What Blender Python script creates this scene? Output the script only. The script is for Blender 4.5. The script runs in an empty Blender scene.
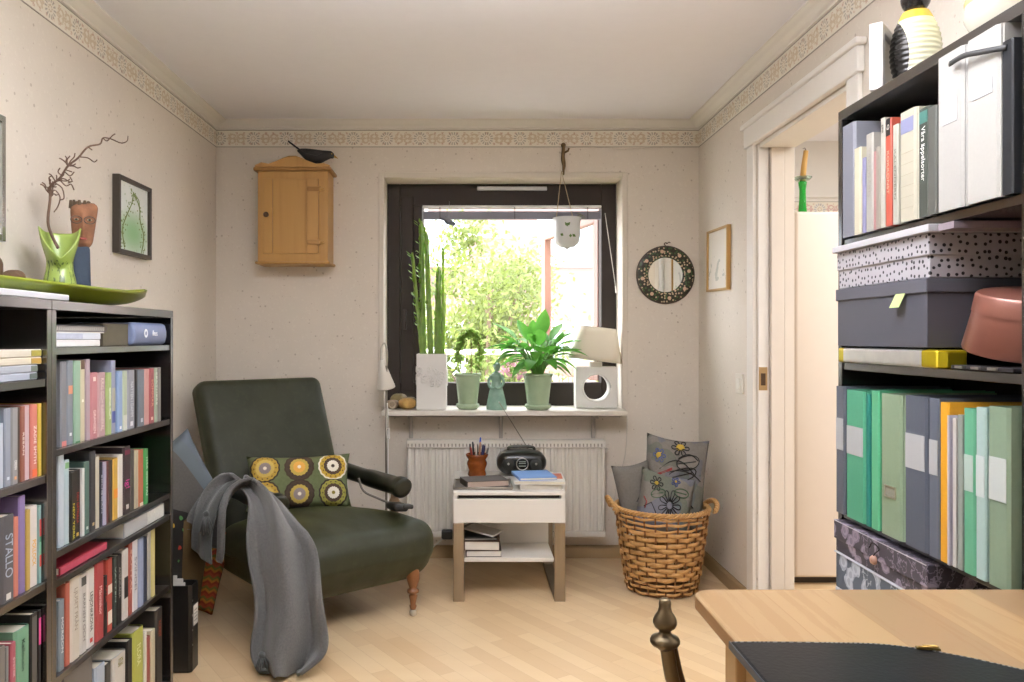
import bpy, bmesh, math, random
from mathutils import Vector, Matrix, Euler
random.seed(7)
C = bpy.context.scene.collection
R = math.radians
F, CX, CY, EYE = 800.0, 470.0, 338.0, 1.25      # lens of the photograph (pixels), its vanishing point, eye height (m)

def at(px, py, Y):
    return Vector(((px-CX)*Y/F, Y, EYE-(py-CY)*Y/F))

# ------------------------------------------------------------------ materials
def lin(h):
    h = h.lstrip('#'); o = []
    for i in (0, 2, 4):
        c = int(h[i:i+2], 16)/255
        o.append(c/12.92 if c <= .04045 else ((c+.055)/1.055)**2.4)
    return (*o, 1)

class S:                                         # a node socket with arithmetic
    def __init__(s, nt, k): s.nt, s.k = nt, k
    def m(s, op, *a):
        n = s.nt.nodes.new('ShaderNodeMath'); n.operation = op
        for i, x in enumerate((s,)+a):
            if isinstance(x, S): s.nt.links.new(x.k, n.inputs[i])
            else: n.inputs[i].default_value = x
        return S(s.nt, n.outputs[0])
    def __add__(s, o): return s.m('ADD', o)
    def __sub__(s, o): return s.m('SUBTRACT', o)
    def __mul__(s, o): return s.m('MULTIPLY', o)
    def __truediv__(s, o): return s.m('DIVIDE', o)
    def lt(s, o): return s.m('LESS_THAN', o)
    def gt(s, o): return s.m('GREATER_THAN', o)
    def frac(s): return s.m('FRACT')
    def floor(s): return s.m('FLOOR')
    def abs(s): return s.m('ABSOLUTE')
    def sin(s): return s.m('SINE')
    def cos(s): return s.m('COSINE')
    def sqrt(s): return s.m('SQRT')
    def band(s, a, b): return s.gt(a)*s.lt(b)

class MT:
    def __init__(s, name, rough=.5, metal=0):
        s.mat = bpy.data.materials.new(name); s.mat.use_nodes = True
        s.nt = s.mat.node_tree; s.b = s.nt.nodes['Principled BSDF']
        s.b.inputs['Roughness'].default_value = rough; s.b.inputs['Metallic'].default_value = metal
        s.tc = s.nt.nodes.new('ShaderNodeTexCoord')
    def xyz(s, rot=None, scale=None):
        n = s.nt.nodes.new('ShaderNodeSeparateXYZ'); s.nt.links.new(s.vec(rot, scale), n.inputs[0])
        return [S(s.nt, n.outputs[i]) for i in range(3)]
    def vec(s, rot=None, scale=None):
        if rot is None and scale is None: return s.tc.outputs['Object']
        n = s.nt.nodes.new('ShaderNodeMapping'); s.nt.links.new(s.tc.outputs['Object'], n.inputs[0])
        if rot: n.inputs['Rotation'].default_value = rot
        if scale: n.inputs['Scale'].default_value = scale
        return n.outputs[0]
    def noise(s, scale, detail=3, rot=None, sc=None, rough=.5):
        n = s.nt.nodes.new('ShaderNodeTexNoise'); s.nt.links.new(s.vec(rot, sc), n.inputs['Vector'])
        n.inputs['Scale'].default_value = scale; n.inputs['Detail'].default_value = detail; n.inputs['Roughness'].default_value = rough
        return S(s.nt, n.outputs['Fac'])
    def vor2(s, scale, rnd=1.0):
        """flat cells on upright faces: across = x+y, up = z"""
        x, y, z = s.xyz(); c = s.nt.nodes.new('ShaderNodeCombineXYZ'); s.nt.links.new((x+y).k, c.inputs[0]); s.nt.links.new(z.k, c.inputs[1])
        n = s.nt.nodes.new('ShaderNodeTexVoronoi'); n.voronoi_dimensions = '2D'; s.nt.links.new(c.outputs[0], n.inputs['Vector'])
        n.inputs['Scale'].default_value = scale; n.inputs['Randomness'].default_value = rnd
        return S(s.nt, n.outputs['Distance']), n.outputs['Color']
    def vor(s, scale, rot=None, sc=None, feature='F1', rnd=1.0):
        n = s.nt.nodes.new('ShaderNodeTexVoronoi'); n.feature = feature
        s.nt.links.new(s.vec(rot, sc), n.inputs['Vector']); n.inputs['Scale'].default_value = scale; n.inputs['Randomness'].default_value = rnd
        return S(s.nt, n.outputs['Distance']), n.outputs.get('Color')
    def mix(s, f, a, b):
        n = s.nt.nodes.new('ShaderNodeMix'); n.data_type = 'RGBA'
        if isinstance(f, S): s.nt.links.new(f.k, n.inputs[0])
        else: n.inputs[0].default_value = f
        for i, x in ((6, a), (7, b)):
            if isinstance(x, str): n.inputs[i].default_value = lin(x)
            elif isinstance(x, tuple): n.inputs[i].default_value = x
            else: s.nt.links.new(x, n.inputs[i])
        return n.outputs[2]
    def col(s, x):
        if isinstance(x, str): s.b.inputs['Base Color'].default_value = lin(x)
        elif isinstance(x, tuple): s.b.inputs['Base Color'].default_value = x
        else: s.nt.links.new(x, s.b.inputs['Base Color'])
        return s
    def bump(s, h, strength=.3, dist=.01):
        n = s.nt.nodes.new('ShaderNodeBump'); n.inputs['Strength'].default_value = strength; n.inputs['Distance'].default_value = dist
        s.nt.links.new(h.k, n.inputs['Height']); s.nt.links.new(n.outputs[0], s.b.inputs['Normal']); return s
    def set(s, **k):
        for a, v in k.items(): s.b.inputs[a.replace('_', ' ')].default_value = v
        return s

CACHE = {}
def P(h, rough=.5, metal=0, var=.07, vs=18, bump=0, bs=250, sc=None, **kw):
    key = (h, rough, metal, var, vs, bump, bs, sc, tuple(sorted(kw.items())))
    if key in CACHE: return CACHE[key]
    m = MT('paint_'+h.strip('#'), rough, metal)
    c = lin(h)
    if var:
        a = tuple(max(0, x*(1-var)) for x in c[:3])+(1,); b = tuple(min(1, x*(1+var)) for x in c[:3])+(1,)
        m.col(m.mix(m.noise(vs, 4, sc=sc), a, b))
    else: m.col(c)
    if bump: m.bump(m.noise(bs, 3), bump, .004)
    m.set(**kw)
    CACHE[key] = m.mat
    return m.mat

def wood(h1, h2, scale=14, stretch=(1, 1, .08), rough=.45, rot=None):
    m = MT('wood_grain', rough)
    n = m.noise(scale, 6, rot=rot, sc=stretch, rough=.6)
    w = ((n*9).sin()*.5+.5)*.6+n*.4
    m.col(m.mix(w, h1, h2)); m.bump(n, .08, .003)
    return m.mat

def leafmat(h1, h2, tr=.5, scale=9):
    m = MT('leaf_green', .42)
    c = m.mix(m.noise(scale, 3), h1, h2); m.col(c)
    t = m.nt.nodes.new('ShaderNodeBsdfTranslucent'); m.nt.links.new(c, t.inputs[0])
    x = m.nt.nodes.new('ShaderNodeMixShader'); x.inputs[0].default_value = tr
    m.nt.links.new(m.b.outputs[0], x.inputs[1]); m.nt.links.new(t.outputs[0], x.inputs[2])
    m.nt.links.new(x.outputs[0], m.nt.nodes['Material Output'].inputs[0])
    return m.mat

# ------------------------------------------------------------------ mesh helpers
class MB:
    def __init__(s): s.v, s.f = [], []
    def add(s, vs, fs, M=None):
        k = len(s.v)
        s.v += [tuple(M @ Vector(p)) if M is not None else tuple(p) for p in vs]
        s.f += [tuple(i+k for i in q) for q in fs]
        return s
    def box(s, x0, x1, y0, y1, z0, z1, M=None):
        v = [(x, y, z) for x in (x0, x1) for y in (y0, y1) for z in (z0, z1)]
        return s.add(v, [(0, 1, 3, 2), (4, 6, 7, 5), (0, 4, 5, 1), (2, 3, 7, 6), (0, 2, 6, 4), (1, 5, 7, 3)], M)
    def cb(s, c, d, M=None):
        return s.box(c[0]-d[0]/2, c[0]+d[0]/2, c[1]-d[1]/2, c[1]+d[1]/2, c[2]-d[2]/2, c[2]+d[2]/2, M)
    def prism(s, poly, z0, z1, M=None):
        n = len(poly)
        v = [(x, y, z0) for x, y in poly]+[(x, y, z1) for x, y in poly]
        f = [tuple(range(n-1, -1, -1)), tuple(range(n, 2*n))]+[(i, (i+1) % n, n+(i+1) % n, n+i) for i in range(n)]
        return s.add(v, f, M)
    def tube(s, pts, r, n=8, cap=True, M=None, flat=1.0):
        pts = [Vector(p) for p in pts]; m = len(pts)
        rs = r if isinstance(r, (list, tuple)) else [r]*m
        vs, fs = [], []
        up = None
        for i, p in enumerate(pts):
            t = (pts[min(i+1, m-1)]-pts[max(i-1, 0)]).normalized()
            if up is None:
                up = Vector((0, 0, 1)) if abs(t.z) < .9 else Vector((1, 0, 0))
            a = t.cross(up).normalized(); b = a.cross(t).normalized(); up = b
            for k in range(n):
                w = 2*math.pi*k/n
                vs.append(p+a*math.cos(w)*rs[i]*flat+b*math.sin(w)*rs[i])
        for i in range(m-1):
            for k in range(n):
                fs.append((i*n+k, i*n+(k+1) % n, (i+1)*n+(k+1) % n, (i+1)*n+k))
        if cap: fs += [tuple(range(n-1, -1, -1)), tuple((m-1)*n+k for k in range(n))]
        return s.add(vs, fs, M)
    def lathe(s, prof, n=28, M=None, cap=True):
        vs, fs = [], []
        for r, z in prof:
            for k in range(n):
                a = 2*math.pi*k/n; vs.append((r*math.cos(a), r*math.sin(a), z))
        for i in range(len(prof)-1):
            for k in range(n):
                fs.append((i*n+k, i*n+(k+1) % n, (i+1)*n+(k+1) % n, (i+1)*n+k))
        if cap: fs += [tuple(range(n-1, -1, -1)), tuple((len(prof)-1)*n+k for k in range(n))]
        return s.add(vs, fs, M)
    def grid(s, fn, nu, nv, M=None, closed=False):
        vs = [fn(i/nu, j/nv) for i in range(nu+(0 if closed else 1)) for j in range(nv+1)]
        w = nv+1; fs = []
        mu = nu
        for i in range(mu):
            i2 = (i+1) % nu if closed else i+1
            for j in range(nv): fs.append((i*w+j, i2*w+j, i2*w+j+1, i*w+j+1))
        return s.add(vs, fs, M)
    def ball(s, c, r, n=12, m=8, M=None):
        r = r if isinstance(r, (tuple, list)) else (r, r, r)
        prof = [(math.sin(math.pi*i/m), -math.cos(math.pi*i/m)) for i in range(1, m)]
        k = len(s.v); s.lathe(prof, n)
        s.v[k:] = [(c[0]+x*r[0], c[1]+y*r[1], c[2]+z*r[2]) for x, y, z in s.v[k:]]
        if M is not None: s.v[k:] = [tuple(M @ Vector(p)) for p in s.v[k:]]
        return s
    def rbox(s, d, r, inner=4, arc=4, fn=None, M=None):       # rounded box, centred; fn bends each point
        h = [x/2 for x in d]
        ax = []
        for k in range(3):
            i = h[k]-r
            e = [i+r*math.tan(math.pi/4*(j/arc)) for j in range(1, arc+1)]
            mid = [-i+2*i*j/inner for j in range(inner+1)]
            ax.append([-x for x in reversed(e)]+mid+e)
        n = len(ax[0])-1; idx = {}; vs = []; fs = []
        def vid(i, j, k):
            if (i, j, k) not in idx:
                p = Vector((ax[0][i], ax[1][j], ax[2][k]))
                q = Vector([max(-(h[t]-r), min(h[t]-r, p[t])) for t in range(3)])
                e = p-q
                if e.length > 1e-9: p = q+e.normalized()*r
                if fn: p = Vector(fn(p))
                idx[(i, j, k)] = len(vs); vs.append(p)
            return idx[(i, j, k)]
        for a in range(n):
            for b in range(n):
                fs.append((vid(a, b, 0), vid(a, b+1, 0), vid(a+1, b+1, 0), vid(a+1, b, 0)))
                fs.append((vid(a, b, n), vid(a+1, b, n), vid(a+1, b+1, n), vid(a, b+1, n)))
                fs.append((vid(a, 0, b), vid(a+1, 0, b), vid(a+1, 0, b+1), vid(a, 0, b+1)))
                fs.append((vid(a, n, b), vid(a, n, b+1), vid(a+1, n, b+1), vid(a+1, n, b)))
                fs.append((vid(0, a, b), vid(0, a, b+1), vid(0, a+1, b+1), vid(0, a+1, b)))
                fs.append((vid(n, a, b), vid(n, a+1, b), vid(n, a+1, b+1), vid(n, a, b+1)))
        return s.add(vs, fs, M)
    def build(s, name, mat, parent=None, smooth=False, bevel=0, sub=0, solid=0, seg=2, recalc=False):
        me = bpy.data.meshes.new(name); me.from_pydata(s.v, [], s.f)
        if recalc:
            bm = bmesh.new(); bm.from_mesh(me); bmesh.ops.recalc_face_normals(bm, faces=bm.faces); bm.to_mesh(me); bm.free()
        me.materials.append(mat)
        o = bpy.data.objects.new(name, me); C.objects.link(o)
        if parent is not None: o.parent = parent
        if smooth:
            for p in me.polygons: p.use_smooth = True
        if solid:
            q = o.modifiers.new('s', 'SOLIDIFY'); q.thickness = solid; q.offset = 0
        if bevel:
            q = o.modifiers.new('b', 'BEVEL'); q.width = bevel; q.segments = seg; q.limit_method = 'ANGLE'; q.angle_limit = R(40)
        if sub:
            q = o.modifiers.new('d', 'SUBSURF'); q.levels = sub; q.render_levels = sub
        return o

def spline(pts, n=8):
    pts = [Vector(p) for p in pts]; out = []
    for i in range(len(pts)-1):
        a = pts[max(i-1, 0)]; b = pts[i]; c = pts[i+1]; d = pts[min(i+2, len(pts)-1)]
        for k in range(n):
            t = k/n
            out.append(.5*((2*b)+(c-a)*t+(2*a-5*b+4*c-d)*t*t+(3*b-a-3*c+d)*t**3))
    out.append(pts[-1]); return out

def tag(o, label, cat, group=None, kind=None):
    if label: o['label'] = label
    if cat: o['category'] = cat
    if group: o['group'] = group
    if kind: o['kind'] = kind
    return o

def thing(name, label, cat, loc=(0, 0, 0), rot=(0, 0, 0), group=None):
    o = bpy.data.objects.new(name, None); C.objects.link(o)
    o.location = loc; o.rotation_euler = rot; o.empty_display_size = .05
    return tag(o, label, cat, group)

def struct(o): o['kind'] = 'structure'; return o

def dup(root, loc, label):
    r = root.copy(); C.objects.link(r); r.location = loc; r['label'] = label
    for ch in list(root.children):
        c = ch.copy(); C.objects.link(c); c.parent = r
        for g in list(ch.children):
            d = g.copy(); C.objects.link(d); d.parent = c
    return r

def text(s, size, mat, parent, loc, basis, depth=.0004, name='lettering', fit=None, bold=0):
    cu = bpy.data.curves.new('lettering', 'FONT'); cu.body = s; cu.size = size; cu.align_x = 'CENTER'; cu.align_y = 'CENTER'; cu.extrude = depth; cu.offset = bold
    t = bpy.data.objects.new('lettering', cu); C.objects.link(t)
    bpy.context.view_layer.update()
    me = bpy.data.meshes.new_from_object(t.evaluated_get(bpy.context.evaluated_depsgraph_get()))
    bpy.data.objects.remove(t); bpy.data.curves.remove(cu)
    k = 1
    if fit:
        w = max((v.co.x for v in me.vertices), default=1)-min((v.co.x for v in me.vertices), default=0)
        k = fit/max(w, 1e-6)
    X, Yv = Vector(basis[0]), Vector(basis[1]); Z = X.cross(Yv)
    for v in me.vertices:
        p = v.co.copy(); v.co = Vector(loc)+X*p.x*k+Yv*p.y+Z*p.z
    me.materials.clear(); me.materials.append(mat)
    o = bpy.data.objects.new(name, me); C.objects.link(o); o.parent = parent
    return o
SPL = ((0, 0, -1), (0, 1, 0))        # reads downwards on a spine facing +X
SPR = ((0, 0, -1), (0, -1, 0))       # reads downwards on a spine facing -X
HL = ((0, 1, 0), (0, 0, 1))          # reads level on a face facing +X
FRONT = ((1, 0, 0), (0, 0, 1))       # reads level on a face facing the camera

def pillow_pt(w, h, t, u, v, side):
    b = max(0, (1-u**4))*max(0, (1-v**4))
    return Vector((w/2*u*(1-.07*(1-v*v)), side*t/2*b**.6, h/2*v*(1-.09*(1-u*u))))
def pillow(w, h, t, name, mat, parent, n=14, crease=0):
    mb = MB()
    for sd in (-1, 1):
        def fn(a, b):
            p = pillow_pt(w, h, t, 2*a-1, 2*b-1, sd)
            p.y += crease*math.sin(9*p.x/w+5*p.z/h)*(1-(2*a-1)**2)*(1-(2*b-1)**2)
            return p
        mb.grid(fn, n, n)
    o = mb.build(name, mat, parent, smooth=True)
    bm = bmesh.new(); bm.from_mesh(o.data); bmesh.ops.remove_doubles(bm, verts=bm.verts, dist=1e-4); bmesh.ops.recalc_face_normals(bm, faces=bm.faces)
    for f in bm.faces: f.smooth = True
    bm.to_mesh(o.data); bm.free()
    return o

WHITE = P('#e9e7e3', .45, var=.02)
PAGES = P('#e6dfcd', .8, var=.05, vs=200)
BLACKB = P('#181413', .33, var=.12, vs=60, sc=(1, .1, 1), Coat_Weight=1.0, Coat_Roughness=.16, Coat_IOR=2.3)
INK = P('#1b1a1a', .6, var=0)
CREAMT = P('#f1ece0', .6, var=0)
METAL = P('#c9c7c3', .3, 1, var=.03)
BRASS = P('#a98d55', .3, 1, var=.08)
# ------------------------------------------------------------------ the room
XL, XR, YB, YR, H = -1.447, 1.305, 4.56, -1.25, 2.48
WX0, WX1, WZ0, WZ1 = -.49, .866, .80, 2.162            # window opening
DY0, DY1, DZ = 2.74, 3.64, 2.13                        # doorway in the right wall
WD = .165                                               # thickness of the right wall

def wallpaper():
    m = MT('wallpaper', .75)
    d, _ = m.vor(23); e, _ = m.vor(41, rot=(.4, .8, .3)); n = m.noise(5, 3); k = m.noise(60, 3)
    base = m.mix(n, '#dcd3c6', '#e6dccf')
    s1 = d.lt(.13)*m.noise(9, 2).gt(.5); s2 = e.lt(.12)*m.noise(13, 2, rot=(1, 1, 0)).gt(.5)
    c = m.mix(s1*.42, base, '#94806a'); c = m.mix(s2*.36, c, '#a78878')
    c = m.mix(k.gt(.62)*.25, c, '#efe7da')
    m.col(c).bump(m.noise(130, 2), .12, .003); return m.mat
WALLP = wallpaper()

def border_mat(kitchen=False):
    m = MT('border_paper', .7)
    x, y, z = m.xyz()
    u = (x/.19).frac()*.19-.095; v = z-.049
    r = (u*u+v*v).sqrt(); th = v.m('ARCTAN2', u)
    dots = r.band(.021, .037)*((th*14).cos().gt(.1)); eye = r.band(.008, .014)*((th*8).cos().gt(-.2))
    w = (x/.19+.5).frac()*.19-.095; aw = w.abs()
    k = m.noise(120, 2)
    pal = ((aw-.026)*(aw-.026)/.0009+v*v/.0008).lt(1)*(((v*260).cos()+(aw*200).sin()).gt(-.5))*k.gt(.4)
    lf = (v.abs()-.03).abs().lt(.006)*((x*150).sin().gt(.5))*k.gt(.48)
    c = m.mix(.5, '#eee8db', '#e9e1d2')
    c = m.mix(pal*.5, c, '#c0a478' if not kitchen else '#c0707a'); c = m.mix(lf*.6, c, '#c39a80')
    c = m.mix(dots*.5, c, '#73695f' if not kitchen else '#7a86a8'); c = m.mix(eye*.6, c, '#a88654')
    ln = z.lt(.004)+z.gt(.094)
    c = m.mix(ln*.8, c, '#8b8072')
    m.col(c); return m.mat
BORD = border_mat()

def holed(name, axis, pos, thick, a0, a1, h, hole, mat, z0=0.0):
    """wall slab with one rectangular hole; axis 'y' = lies across Y at pos (towards +), 'x' = across X"""
    mb = MB(); b0, b1, c0, c1 = hole
    As, Zs = [a0, b0, b1, a1], [z0, c0, c1, h]
    def pt(a, t, z): return (a, pos+t, z) if axis == 'y' else (pos+t, a, z)
    vid = {}
    def V(i, k, j):
        if (i, k, j) not in vid: vid[(i, k, j)] = len(mb.v); mb.v.append(pt(As[i], k*thick, Zs[j]))
        return vid[(i, k, j)]
    for i in range(3):
        for j in range(3):
            if (i, j) == (1, 1): continue
            for k in (0, 1): mb.f.append((V(i, k, j), V(i+1, k, j), V(i+1, k, j+1), V(i, k, j+1)))
    def side(l):
        for (i, j), (p, q) in zip(l, l[1:]): mb.f.append((V(i, 0, j), V(p, 0, q), V(p, 1, q), V(i, 1, j)))
    side([(1, 1), (2, 1), (2, 2), (1, 2), (1, 1)])
    side([(0, 0), (1, 0), (2, 0), (3, 0), (3, 1), (3, 2), (3, 3), (2, 3), (1, 3), (0, 3), (0, 2), (0, 1), (0, 0)])
    return struct(mb.build(name, mat, recalc=True))

holed('wall_back', 'y', YB, .30, XL-.2, XR+WD, H, (WX0, WX1, WZ0, WZ1), WALLP)
struct(MB().box(XL-.2, XL, YR, YB-.001, 0, H).build('wall_left', WALLP))
holed('wall_right', 'x', XR, WD, YR, YB-.001, H, (DY0, DY1, .02, DZ), WALLP)
struct(MB().box(XL-.2, XR+WD, YR-.2, YR-.001, 0, H).build('wall_rear', WALLP))

def parquet():
    m = MT('parquet', .32)
    rot = (0, 0, R(56))
    b = m.nt.nodes.new('ShaderNodeTexBrick'); m.nt.links.new(m.vec(rot), b.inputs['Vector'])
    b.offset = .37; b.inputs['Scale'].default_value = 1; b.inputs['Brick Width'].default_value = .42; b.inputs['Row Height'].default_value = .068
    b.inputs['Mortar Size'].default_value = .0009; b.inputs['Mortar Smooth'].default_value = .3
    b.inputs['Color1'].default_value = lin('#e4cba4'); b.inputs['Color2'].default_value = lin('#cfae84'); b.inputs['Mortar'].default_value = lin('#b99870')
    g = m.noise(16, 6, rot=rot, sc=(.12, 1, 1))
    g2 = m.noise(2.2, 3, rot=rot, sc=(.3, 1, 1))
    c = m.mix(g*.42, b.outputs[0], '#c69d6a'); c = m.mix(g2*.35, c, '#ecd8b4')
    m.col(c).bump(g, .03, .002); return m.mat
struct(MB().box(XL-.2, 4.2, YR-.2, 6.0-.8, -.12, 0).build('floor', parquet()))
CEIL = P('#f1f0f4', .8, var=.02, bump=.08, bs=90)
struct(MB().box(XL-.2, 4.2, YR-.2, 5.2, H, H+.2).build('ceiling', CEIL))

# cornice and border paper
TR = P('#ece8e0', .5, var=.02)
prof = [(0, 0), (.075, 0), (.075, -.008), (.062, -.014), (.045, -.02), (.026, -.032), (.012, -.036), (.012, -.044), (0, -.044)]
def strip(name, pr, x0, x1, loc, rz, mat):
    mb = MB(); n = len(pr)
    mb.add([(x, -p, q) for x in (x0, x1) for p, q in pr], [tuple(range(n)), tuple(range(2*n-1, n-1, -1))]+[(i, n+i, n+(i+1) % n, (i+1) % n) for i in range(n)])
    o = struct(mb.build(name, mat, recalc=True)); o.location = loc; o.rotation_euler.z = rz; return o
strip('trim_1', prof, XL, XR, (0, YB, H), 0, TR)
strip('trim_2', prof, YR, YB, (XL, 0, H), R(90), TR)
strip('trim_3', prof, -YB, -YR, (XR, 0, H), R(-90), TR)
bp = [(0, 0), (.002, 0), (.002, .098), (0, .098)]
strip('trim_4', bp, XL, XR, (0, YB, 2.337), 0, BORD)
strip('trim_5', bp, YR, YB, (XL, 0, 2.337), R(90), BORD)
strip('trim_6', bp, -YB, -YR, (XR, 0, 2.337), R(-90), BORD)
BW = wood('#a58b66', '#8f7450', 10, (.1, 1, 1), .5)
bb = [(0, 0), (.018, 0), (.018, .058), (.010, .07), (0, .07)]
strip('baseboard_back', bb, XL, XR, (0, YB, 0), 0, BW)
strip('baseboard_left', bb, YR, YB, (XL, 0, 0), R(90), BW)
strip('baseboard_right', bb, -YB, -(DY1+.095), (XR, 0, 0), R(-90), BW)

# doorway: casing, jamb, the edge of the sliding door
DOORP = P('#efebe4', .38, var=.02)
t = thing('trim_7', None, None); struct(t)
for y0, y1, z0, z1, nm in ((DY1, DY1+.085, 0, DZ+.02, 'casing_side'), (DY0-.085, DY0, 0, DZ+.02, 'casing_side')):
    MB().box(XR-.018, XR-.0005, y0, y1, z0, z1).build(nm, DOORP, t, bevel=.004)
MB().box(XR-.028, XR-.0005, DY0-.10, DY1+.10, DZ, DZ+.105).build('casing_head', DOORP, t, bevel=.006)
MB().box(XR-.04, XR-.0005, DY0-.115, DY1+.115, DZ+.088, DZ+.112).build('casing_cap', DOORP, t, bevel=.006)
t = thing('door_1', None, None); struct(t)
JP = P('#e6dccf', .4, var=.02)
MB().box(XR+.002, XR+.05, DY1-.012, DY1-.0005, .02, DZ).build('door_edge', DOORP, t, bevel=.003)
MB().box(XR+.056, XR+.115, DY1-.028, DY1-.0005, .02, DZ).build('jamb', JP, t, bevel=.003)
MB().box(XR+.118, XR+WD-.001, DY1-.02, DY1-.0005, .02, DZ).build('stop_bead', JP, t, bevel=.003)
MB().box(XR+.002, XR+WD-.002, DY0+.001, DY1-.03, DZ-.02, DZ-.0005).build('jamb', DOORP, t, bevel=.002)
q = MB().box(XR+.004, XR+.043, DY1-.015, DY1-.0125, 1.013, 1.118).build('lock_plate', P('#c2a67c', .35, .9), t, bevel=.002)
MB().box(XR+.013, XR+.034, DY1-.0165, DY1-.0145, 1.035, 1.09).build('finger_pull', P('#4a3520', .4), q)
MB().box(XR+.001, XR+WD-.001, DY0+.002, DY1-.03, .0205, .027).build('threshold', P('#8a7458', .5), t, bevel=.002)

# the room beyond the doorway
KW = P('#ece8e2', .7, var=.02)
struct(MB().box(XR+WD+.001, 4.2, 5.0, 5.2, 0, H).build('wall_kitchen', KW))
struct(MB().box(4.0, 4.2, .5, 4.999, 0, H).build('wall_kitchen_side', KW))
struct(MB().box(XR+WD+.001, 3.999, .5, .7, 0, H).build('wall_kitchen_near', KW))
o = strip('trim_8', bp, XR+WD, 4.0, (0, 5.0, 2.005), 0, border_mat(True))
strip('trim_9', [(0, 0), (.02, 0), (.02, .03), (0, .03)], XR+WD, 4.0, (0, 5.0, 2.125), 0, KW)
fr = thing('refrigerator', 'tall cream refrigerator standing in the room beyond the doorway', 'refrigerator', (1.945, 4.36, 0))
FRM = P('#e2d6ca', .4, var=.02)
MB().rbox((.62, .60, 1.87), .02, 1, 3, M=Matrix.Translation((0, .02, .96))).build('cabinet_body', FRM, fr, smooth=True)
MB().rbox((.60, .04, 1.85), .015, 1, 3, M=Matrix.Translation((0, -.30, .965))).build('door', FRM, fr, smooth=True)
MB().box(-.30, .30, -.27, .3, 0, .03).build('plinth', P('#3a3028', .6), fr)
MB().tube([(.24, -.335, .8), (.24, -.35, .82), (.24, -.35, 1.2), (.24, -.335, 1.22)], .009).build('handle', METAL, fr, smooth=True)
ck = thing('candlestick', 'green glass candlestick with a leaning tan candle on top of the refrigerator', 'candlestick', (1.725, 4.15, 1.896))
GG = MT('green_glass', .05).col('#2fbf4a').set(Transmission_Weight=.6, IOR=1.45).mat
MB().lathe([(.02, 0), (.021, .01), (.017, .06), (.016, .12), (.02, .15), (.022, .162), (.014, .165)], 20).build('stem', GG, ck, smooth=True)
MB().lathe([(.012, .165), (.035, .172), (.048, .186), (.046, .188), (.02, .176), (.012, .172)], 20).build('drip_dish', MT('clear_glass', .03).col('#dff5e4').set(Transmission_Weight=.9, IOR=1.45).mat, ck, smooth=True)
c = MB().tube([(0, 0, .172), (.008, 0, .25), (.018, 0, .325)], [.015, .014, .012], 12).build('candle', P('#cda15c', .5), ck, smooth=True)
MB().tube([(.018, 0, .325), (.012, 0, .34), (.002, 0, .336)], .002, 6).build('wick', P('#4a3a2c', .8), c)

# the window
FRW = wood('#2a1d14', '#1d130d', 18, (1, 1, .1), .6)
t = thing('window_1', None, None); struct(t)
WY = 4.74
ix0, ix1, iz0, iz1 = -.285, .778, .985, 2.03
w = MB(); w.box(WX0, WX0+.075, WY, WY+.10, WZ0, WZ1).box(WX1-.088, WX1, WY, WY+.10, WZ0, WZ1).box(WX0+.075, WX1-.088, WY, WY+.10, iz1, WZ1).box(WX0+.075, WX1-.088, WY, WY+.10, WZ0, iz0)
w.build('frame', FRW, t, bevel=.004)
vp = MB().box(WX0+.08, ix0-.05, WY-.008, WY+.07, iz0-.05, iz1+.06).build('vent_panel', FRW, t, bevel=.006)
MB().box(WX0+.095, WX0+.115, WY-.03, WY-.008, 1.30, 1.42).build('vent_handle', P('#2c2018', .4), vp, bevel=.004)
MB().box(ix0-.048, ix0, WY, WY+.10, iz0, iz1).build('mullion', FRW, t, bevel=.004)
MB().box(.042, .455, WY-.014, WY-.0005, 2.122, 2.146).build('trickle_vent', P('#b9b8b6', .4, .3), t, bevel=.003)
MB().box(ix0, ix0+.012, WY+.02, WY+.05, iz0, iz1).build('weather_strip', P('#c9ccd0', .4), t)
for zz in (1.25, 1.06):
    MB().lathe([(.006, 0), (.009, .004), (.009, .012), (.004, .014)], 10, M=Matrix.Translation((WX1-.03, WY-.0005, zz)) @ Matrix.Rotation(R(90), 4, 'X')).build('frame_screw', P('#8d7d6c', .4, .5), t, smooth=True)
# sash swung outwards on its right side
sa = bpy.data.objects.new('sash', None); C.objects.link(sa); sa.parent = t; sa.location = (.775, 4.86, 0); sa.rotation_euler.z = R(-76)
SW, SP = 1.04, P('#8f6a5c', .4, var=.03)
sm = MB(); sm.box(-SW, -SW+.075, 0, .05, iz0+.005, iz1-.005).box(-.06, 0, 0, .05, iz0+.005, iz1-.005).box(-SW+.075, -.06, 0, .05, iz1-.07, iz1-.005).box(-SW+.075, -.06, 0, .05, iz0+.005, iz0+.075)
sm.build('sash_frame', SP, sa, bevel=.004)
def glass():
    m = MT('pane_glass', .02); m.col('#ffffff').set(Transmission_Weight=1.0, IOR=1.1)
    tr = m.nt.nodes.new('ShaderNodeBsdfTransparent'); x = m.nt.nodes.new('ShaderNodeMixShader'); x.inputs[0].default_value = .04
    gl = m.nt.nodes.new('ShaderNodeBsdfGlossy'); gl.inputs['Roughness'].default_value = .02
    m.nt.links.new(tr.outputs[0], x.inputs[1]); m.nt.links.new(gl.outputs[0], x.inputs[2]); m.nt.links.new(x.outputs[0], m.nt.nodes['Material Output'].inputs[0])
    return m.mat
GLASS = glass()
MB().box(-SW+.07, -.055, .022, .026, iz0+.07, iz1-.065).build('pane', GLASS, sa)
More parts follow.
